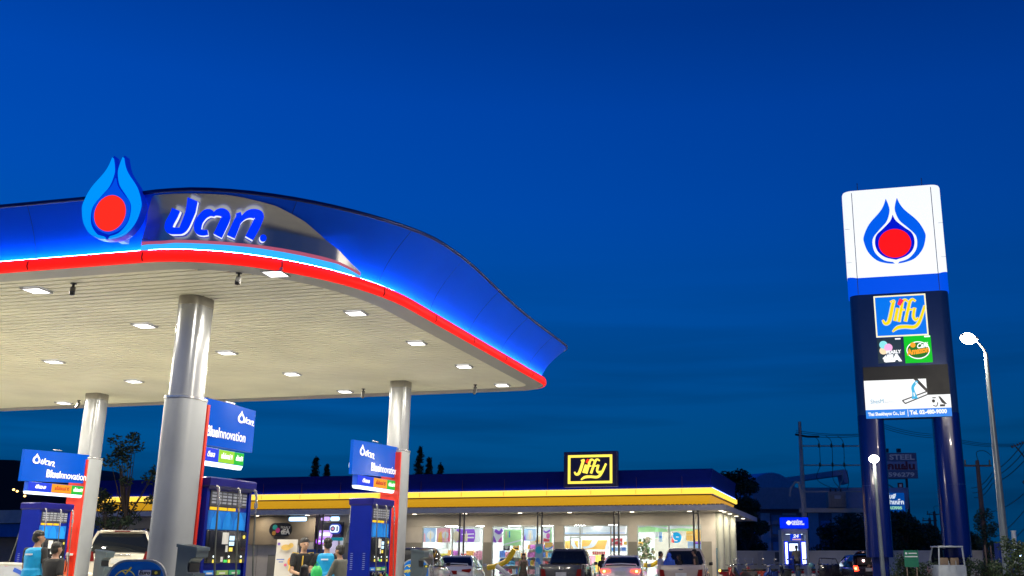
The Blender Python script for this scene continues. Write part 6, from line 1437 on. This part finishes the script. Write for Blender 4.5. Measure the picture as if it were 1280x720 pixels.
for i, px in enumerate((1031, 1047, 1062)):
    x_ = (px-1008)/(1101-1008)*LH
    for py in (557.5, 581.5): MB().cyl((x_, -.12, zf(py)-.12), (x_, -.12, zf(py)+.16), .07, n=8).obj('insulator', insm, t)
    MB().tube(spline([(x_-.35, -.1, zf(545)), (x_, -.12, zf(552)), (x_+.03, -.12, zf(570)), (x_, -.12, zf(582)), (x_+.08*(i-1)*3, -.1, zf(600)), (2.2+.4*i, -.1, zf(612))], 5), .02, 5).obj('drop_wire', wirem, t)
x_ = (1049-1008)/(1101-1008)*LH
tr_ = MB().box((x_, -.1, zf(625)), (1.22, .8, 1.05), bev=.04).obj('transformer', mat('transformer_grey', (.22, .21, .2), .5), t, SM)
for k in range(7): MB().box((x_-.5+.165*k, -.52, zf(626)), (.03, .06, .8)).obj('cooling_fin', mat('transformer_grey', (0, 0, 0)), tr_)
MB().box((x_, -.57, zf(622)), (.42, .02, .22)).obj('plate', mat('plate_pale', (.35, .38, .40), .5), tr_)
for k in range(3): MB().cyl((x_-.35+.35*k, -.1, zf(616)), (x_-.35+.35*k, -.1, zf(611)), .06, n=8).obj('bushing', insm, tr_)
MB().tube([(x_+.2, .1, zf(612)), (x_+.55, .1, zf(600)), (x_+.62, .1, zf(590)), (x_+.3, .1, zf(588))], .04, 6).obj('conduit', conc, t)
# bent conduit pole by the kiosk
q = atd(1002, 697, 66); t = thing('gooseneck_pole', 'slim rusty gooseneck pole right behind the cash machine kiosk', 'pole', (q.x, q.y, .05), TH)
zg = atd(1002, 604, 66).z; MB().tube(spline([(0.35, 0, 0), (.30, 0, zg*.6), (.10, 0, zg-.2), (-.02, 0, zg), (-.2, 0, zg-.02), (-.5, 0, zg-.45), (-.55, 0, zg-.9)], 4), .075, 8).obj('pole', conc, t, SM); MB().box((.28, 0, .05), (.4, .4, .1)).obj('base', conc, t)
# poles and wires to the right
def upole(lab, px, D, ytop, extra=True, r=.16):
    q = atd(px, 697, D); z = atd(px, ytop, D).z; t = thing('utility_pole', lab, 'utility pole', (q.x, q.y, .05), TH, 'utility poles behind the wall')
    MB().tube([(0, 0, 0), (0, 0, z)], [r*1.2, r*.75], 8).obj('pole', mat('pole_brown', (.13, .085, .07), .8, var=.15), t, SM)
    if extra:
        MB().box((0, 0, z-.3), (1.7, .1, .1)).obj('crossarm', mat('pole_brown', (0, 0, 0)), t)
        for x_ in (-.75, 0., .75): MB().cyl((x_, 0, z-.25), (x_, 0, z+.05), .05, n=6).obj('insulator', insm, t)
        MB().tube(spline([(.1, 0, z-.1), (.0, 0, z+.5), (.5, 0, z+.6), (.9, 0, z+.3)], 4), .02, 5).obj('jumper_wire', wirem, t)
    return t, z
t, z = upole('leafy ivy-covered utility pole left of the tall lamp post', 1233, 62, 577); g = MB(); rs3 = random.Random(5)
q = atd(1233, 697, 62)
t2 = thing('ivy', 'thick ivy climbing the utility pole left of the tall lamp post', 'ivy', (q.x, q.y, .05)); 
for i in range(46):
    zz_ = rs3.uniform(.8, 4.1); rr = .55*min(1, (4.6-zz_)/1.0)*(.6+.4*min(1, zz_/3)); leafcloud(g, (rs3.uniform(-rr, rr)*.9+.15, rs3.uniform(-rr, rr), zz_), (.3, .3, .3), 60, .075, rs3)
g.obj('foliage', leafg, t2)
upole('thin distant utility pole left of the right pylon leg, left one of the pair', 1166, 120, 648, True, .2); upole('thin distant utility pole left of the right pylon leg, right one of the pair', 1172.5, 115, 640, True, .2); upole('thin distant utility pole left of the other two, partly behind trees', 1157, 130, 655, True, .2)
def wire(lab, pts, r=.022):
    P = [atd(*q) for q in pts]; t = thing('overhead_wire', lab, 'wire', tuple(P[0]), 0, 'overhead wires on the right'); PP = []
    for a, b in zip(P, P[1:]): PP += catn(a-P[0], b-P[0], .25)
    MB().tube(PP, r, 4).obj('cable', wirem, t)
for k, (a, lab) in enumerate(((0, 'highest of the three parallel wires running through the pylon opening'), (2.5, 'middle of the three parallel wires running through the pylon opening'), (5, 'lowest of the three parallel wires running through the pylon opening'))): wire(lab, [(1096, 527+a, 85), (1175, 543+a*.9, 78), (1268, 555+a*.6, 70)])
for k, (a, lab) in enumerate((((1214, 610, 66), 'upper wire rising from the ivy pole to the upper right'), ((1216, 616, 66), 'middle wire rising from the ivy pole to the upper right'), ((1218, 622, 66), 'lower wire rising from the ivy pole to the upper right'))):
    wire(lab, [a, (1240, 591+k*7, 62), (1290, 538+k*13, 50)])
for k, (a, b, lab) in enumerate(((640, 602, 'upper faint wire low at the right edge'), (672, 617, 'second faint wire low at the right edge'), (684, 642, 'steep faint wire low at the right edge'))): wire(lab, [(1238+k*5, a, 60), (1295, b, 46)], .018)
q = atd(1275, 556, 52); t = thing('insulator_string', 'black string of insulators hanging at the right picture edge', 'insulator', tuple(q))
m_ = MB()
for i in range(7): m_.cyl((-.40+.13*i, 0, .05*i-.1), (-.36+.13*i, 0, .05*i-.08), .09, .06, 8)
m_.tube([(-.45, 0, -.12), (.6, 0, .27)], .02, 5); m_.obj('discs', insm, t); MB().tube(spline([(-.2, 0, -.1), (.2, 0, -.8), (.15, 0, -1.6), (-.05, 0, -1.9), (.2, 0, -2.0)], 4), .035, 6).obj('loop_wire', wirem, t, SM)
# ================================================================== BILLBOARDS
q0 = atd(1085, 598, 95); q1 = atd(1146.5, 566, 95); W = (atd(1146.5, 598, 95)-q0).length; H = q1.z-q0.z
t = thing('steel_billboard', 'unlit navy and white billboard with STEEL lettering on a truss behind the pylon', 'billboard', ((q0.x+q1.x)/2, (q0.y+q1.y)/2, q0.z), TH)
nb = mat('billboard_navy', (.06, .09, .20), .6, em=(.03, .06, .16), es=.10); pk = mat('billboard_pink', (.55, .46, .52), .6); gw = mat('billboard_letters', (.45, .48, .52), .6, em=(.4, .45, .55), es=.06); rd_ = mat('billboard_red', (.40, .05, .05), .6)
MB().box((0, .1, H/2), (W, .2, H)).obj('board', nb, t); MB().box((0, -.01, H*.49), (W, .03, H*.34)).obj('white_strip', pk, t)
T = TF((0, -.003, 0), (1, 0, 0), (0, 0, 1)); text('D.P. STEEL', H*.28, gw, t, T(.0, H*.82, 0), (1, 0, 0), (0, 0, 1), bold=.02, width=W*.90); text('เหล็กแผ่น', H*.34, rd_, t, T(.0, H*.46, .025), (1, 0, 0), (0, 0, 1), bold=.04, width=W*.9); text('02-1596279', H*.22, gw, t, T(0, H*.14, 0), (1, 0, 0), (0, 0, 1), bold=.015, width=W*.86)
st = mat('truss_steel', (.07, .06, .07), .7); tz = -q0.z+.05
for x_ in (-W*.28, W*.28): MB().box((x_, .3, tz/2), (.18, .18, -tz)).obj('truss_leg', st, t)
for k in range(5): MB().tube([(-W*.28, .3, tz*k/5), (W*.28, .3, tz*(k+1)/5)], .05, 5).obj('brace', st, t); MB().tube([(-W*.28, .3, tz*(k+.0)/5), (W*.28, .3, tz*(k+0.)/5)], .05, 5).obj('brace', st, t)
for x_ in (-W*.1, W*.15): MB().box((x_, .1, H+.22), (.35, .3, .35)).obj('floodlight', st, t)
q = atd(1125.5, 607, 93); t = thing('round_notice', 'small red square notice under the steel billboard', 'sign', (q.x, q.y, q.z), TH); MB().box((0, 0, 0), (.5, .05, .5)).obj('plate', mat('dull_red', (.25, .05, .06), .6), t); MB().box((0, .1, q.z*-.5), (.08, .08, q.z)).obj('post', st, t); MB().box((0, -.03, 0), (.22, .02, .26)).obj('mark', gw, t)
q0 = atd(1090, 640, 88); q1 = atd(1131, 616, 88); W = (atd(1131, 640, 88)-q0).length; H = q1.z-q0.z
t = thing('lit_blue_billboard', 'glowing blue billboard with white and green writing low behind the left pylon leg', 'billboard', ((q0.x+q1.x)/2, (q0.y+q1.y)/2, q0.z), TH)
MB().box((0, .1, H/2), (W, .2, H)).obj('board', emis('bb_blue', (.0, .10, .55), .55, (0, .02, .1)), t); T = TF((0, -.003, 0), (1, 0, 0), (0, 0, 1))
text('เอ็มพี', H*.30, emis('bb_white', (.8, .9, 1.), .9), t, T(W*.05, H*.80, 0), (1, 0, 0), (0, 0, 1), sh=.3, bold=.02, width=W*.35); text('ค้าเหล็ก', H*.30, emis('bb_white', (1, 1, 1), 1), t, T(W*.22, H*.50, 0), (1, 0, 0), (0, 0, 1), bold=.02, width=W*.5); text('ครบวงจร', H*.24, emis('bb_green', (.4, .9, .6), .7), t, T(W*.15, H*.22, 0), (1, 0, 0), (0, 0, 1), bold=.02, width=W*.5)
for x_ in (-W*.35, W*.35): MB().box((x_, .3, (-q0.z+.05)/2), (.15, .15, q0.z-.05)).obj('post', st, t)
# ================================================================== BUILDINGS BEHIND
bd = mat('warehouse_skin', (.30, .46, .70), .6, metal=.0, var=.12, vs=.4, bump=.2); bd2 = mat('warehouse_end', (.42, .38, .46), .7, var=.1); brf = mat('dark_cladding', (.16, .20, .27), .7, var=.15); bgl = mat('dim_window', (.08, .28, .6), .15)
D = 96.; A = atd(905, 697, D+6); B = atd(970, 697, D)
t = thing('arched_warehouse', 'dark warehouse with high barrel roof behind the store corner', 'warehouse', (B.x, B.y, 0), TH)
zt_ = atd(958, 590.5, D).z; r_ = 4.9
arc = [(-r_*1.0, 0.05), (-r_*1.0, zt_-5.2)]+[(-r_+r_*(1-math.cos(math.pi*k/16)), zt_-5.2+5.2*math.sin(math.pi*k/16)) for k in range(17)]+[(r_, .05)]
m_ = MB(); m_.M = Matrix.Rotation(R(38), 4, 'Z'); m_.prism(arc, 0, 26, 'Y'); m_.obj('barrel_roof', bd, t, SM)
m_ = MB(); m_.M = Matrix.Rotation(R(38), 4, 'Z'); m_.prism([(a*.985, b-.08 if b > 1 else b) for a, b in arc], -.12, -.02, 'Y'); m_.obj('gable_end', bd2, t)
t = thing('industrial_building', 'two-storey dark industrial building with blue wall panels behind the cash machine', 'building', (atd(1000, 697, 90).x, atd(1000, 697, 90).y, 0), TH)
zr = atd(1000, 612, 90).z; k_ = 90/F*1.035
X = lambda px: (px-1000)*k_
MB().box(((X(950)+X(1125))/2, 3, zr/2), (X(1125)-X(950), 5.8, zr)).obj('wall', brf, t)
MB().loft([[V((X(948), -.8, zr-1.7)), V((X(1128), -.8, zr-1.7)), V((X(1128), 6.4, zr-1.7)), V((X(948), 6.4, zr-1.7))], [V((X(944), -1.2, zr+.1)), V((X(1128), -1.2, zr+.1)), V((X(1128), 6.6, zr+.1)), V((X(944), 6.6, zr+.1))]]).obj('parapet', bd2, t)
for a, b, c in ((956, 967, 2), (982, 998, 1), (1012, 1024, 1), (1040, 1052, 1), (1066, 1080, 1)): MB().box(((X(a)+X(b))/2, .06, zr*.42), (X(b)-X(a), .12, zr*.60)).obj('pale_pier', mat('pier_blue_grey', (.50, .52, .62), .7, var=.1), t)
for a, b in ((947, 955), (968, 981), (1025, 1039), (1054, 1064)):
    for z_ in (.30, .55): fm = MB().box(((X(a)+X(b))/2, .07, zr*z_), ((X(b)-X(a))*.8, .1, zr*.16)).obj('window', bgl, t)
MB().box(((X(968)+X(1000))/2, -.2, zr-2.6), (X(1000)-X(968), .5, .8)).obj('awning', mat('awn_blue', (.10, .22, .38), .5), t)
t = thing('sawtooth_roof', 'long dark roof with a slanting raised skylight behind the transformer', 'roof structure', (atd(1030, 697, 104).x, atd(1030, 697, 104).y, 0), TH)
z0_ = atd(1030, 598, 104).z; zq = lambda py: atd(1030, py, 104).z; kk = 104/F*1.035; XX = lambda px: (px-1030)*kk
MB().box(((XX(968)+XX(1130))/2, 6, (z0_-1.3)/2), (XX(1130)-XX(968), 12, z0_-1.3)).obj('hall', mat('hall_skin', (.22, .38, .58), .5, var=.1), t)
MB().prism([(XX(965), zq(608)), (XX(1051), zq(596)), (XX(1053), zq(606)), (XX(1058), zq(606)), (XX(1057), zq(591)), (XX(1053), zq(589)), (XX(965), zq(602))], -2.4, 0, 'Y').obj('slanting_skylight', bd2, t)
# left side buildings
t = thing('left_canopy_building', 'low building with blue fascia and grey roof behind the left pumps', 'building', (aty(40, 697, 52).x, 52, 0))
k2 = lambda px: aty(px, 697, 52).x-aty(40, 697, 52).x
gz = lambda px, py: aty(px, py, 52).z
MB().box(((k2(-60)+k2(176))/2, 2, (gz(60, 655)-.2)/2), (k2(176)-k2(-60), 3, gz(60, 655)-.2)).obj('wall', mat('left_wall', (.22, .19, .15), .7, var=.1), t)
MB().prism([(k2(-60), gz(60, 671)), (k2(178), gz(60, 671)), (k2(192), gz(60, 655)), (k2(-60), gz(60, 655))], -.6, -.4, 'Y').obj('blue_fascia', mat('left_fascia', (.01, .10, .40), .4), t)
MB().box(((k2(-60)+k2(200))/2, 1.4, gz(60, 646)), (k2(200)-k2(-60), 4.5, .75)).obj('grey_roof_edge', mat('left_roof', (.26, .33, .36), .6, var=.1), t)
MB().box((k2(183), .6, gz(60, 672)/2), (1.0, 1.5, gz(60, 672))).obj('corner_post', mat('left_wall', (0, 0, 0)), t)
MB().tube([(k2(168), -.62, gz(60, 671)), (k2(196), -.62, gz(60, 652))], .06, 6).obj('fascia_trim', mat('left_trim', (.3, .38, .42), .5), t)
for px in (106, 112): MB().cyl((k2(px), -.4, gz(px, 648)), (k2(px)+.1, -.4, gz(px, 622)), .05, n=6).obj('roof_post', polem, t)
t = thing('dark_hangar', 'big dark round-backed roof at the far left edge', 'hangar', (aty(-20, 697, 80).x, 80, 0)); kz_ = lambda py: aty(20, py, 80).z; kx2 = lambda px: aty(px, 697, 80).x-aty(-20, 697, 80).x
MB().prism([(kx2(-60), 0.05), (kx2(-60), kz_(572)), (kx2(0), kz_(575)), (kx2(15), kz_(584)), (kx2(30), kz_(596)), (kx2(48), kz_(610)), (kx2(70), kz_(622)), (kx2(90), kz_(632)), (kx2(90), .05)], 0, 14, 'Y').obj('shell', mat('hangar_dark', (.015, .014, .014), .8), t)
MB().box((kx2(20), -.06, 2.5), (6, .1, 5)).obj('door', mat('hangar_door', (.02, .02, .022), .7), t)
t = thing('far_round_roof', 'dark low rounded roof seen between the leftmost and near columns', 'roof', (aty(160, 697, 90).x, 90, 0)); kx3 = lambda px: aty(px, 697, 90).x-aty(160, 697, 90).x; kz3 = lambda py: aty(160, py, 90).z
MB().prism([(kx3(115), .05), (kx3(115), kz3(624))]+[(kx3(a), kz3(b)) for a, b in ((130, 618), (145, 616), (160, 617), (178, 622), (196, 630), (215, 640))]+[(kx3(215), .05)], 0, 12, 'Y').obj('shell', mat('far_roof', (.02, .022, .035), .8), t)
MB().box((kx3(160), -.05, 2), (10, .1, 3)).obj('wall_band', brf, t)
# warm lights far left
for px, py, lab in ((17, 652, 'tiny warm light far left, upper left of the three'), (21.5, 654, 'tiny warm light far left, upper right of the three'), (31, 660, 'tiny warm light far left, right one of the three')):
    q = aty(px, py-40, 78); t = thing('yard_light', lab, 'lamp', (q.x, 78, q.z), 0, 'tiny warm lights at the far left'); MB().ball((0, 0, 0), .10, 8, 6).obj('bulb', emis('warm_bulb', (1., .55, .15), 6.), t); MB().box((0, 1.0, .0), (.06, 2., .06)).obj('bracket', polem, t)
# ================================================================== TREES
t = tree('sparse small tree rising between the leftmost column and the near column', 141, 40, 6.3, 1.75, trunk=.11, dens=.8, ls=.085, start=.38, seed=4, clumps=30, gap=.20, m=leafm)
tree('big dark leafy tree behind the right end of the store, upper crown left', 924, 82, 8.3, 2.4, trunk=.3, dens=3.2, ls=.15, start=.15, seed=8, clumps=34, gap=.36)
tree('dark tree just right of the store eave end', 938, 78, 6.3, 1.5, trunk=.22, dens=2.6, ls=.14, start=.15, seed=9, clumps=22, gap=.4)
for i, (px, D, H, lab) in enumerate(((386, 74, 8.3, 'narrow dark conifer above the store roof, left of the middle pump board'), (401, 76, 7.9, 'smaller narrow conifer above the store roof beside the middle pump board'), (519, 74, 8.95, 'tallest narrow conifer right of the far right column'), (531, 75, 8.3, 'middle narrow conifer right of the far right column'), (546, 76, 8.1, 'rightmost narrow conifer above the store roof'))):
    conifer(lab, px, D, H*1.04, .75, 20+i)
for i, (px, D, H, cw2, lab) in enumerate(((1052, 80, 4.4, 2.6, 'dark tree mass behind the wall under the transformer'), (1078, 82, 4.6, 2.8, 'dark tree behind the wall left of the left pylon leg'), (1130, 84, 4.9, 2.6, 'dark rounded tree behind the wall between the pylon legs'), (1148, 88, 4.1, 2.6, 'lower dark tree behind the wall between the pylon legs'), (1168, 92, 3.2, 2.6, 'low dark tree behind the wall by the distant poles'), (1210, 84, 3.2, 1.6, 'low dark tree beside the ivy pole'))):
    tree(lab, px, D, H, cw2, trunk=.2, dens=2.8, ls=.15, start=.05, seed=40+i, clumps=28, gap=.42, group='dark trees behind the boundary wall')
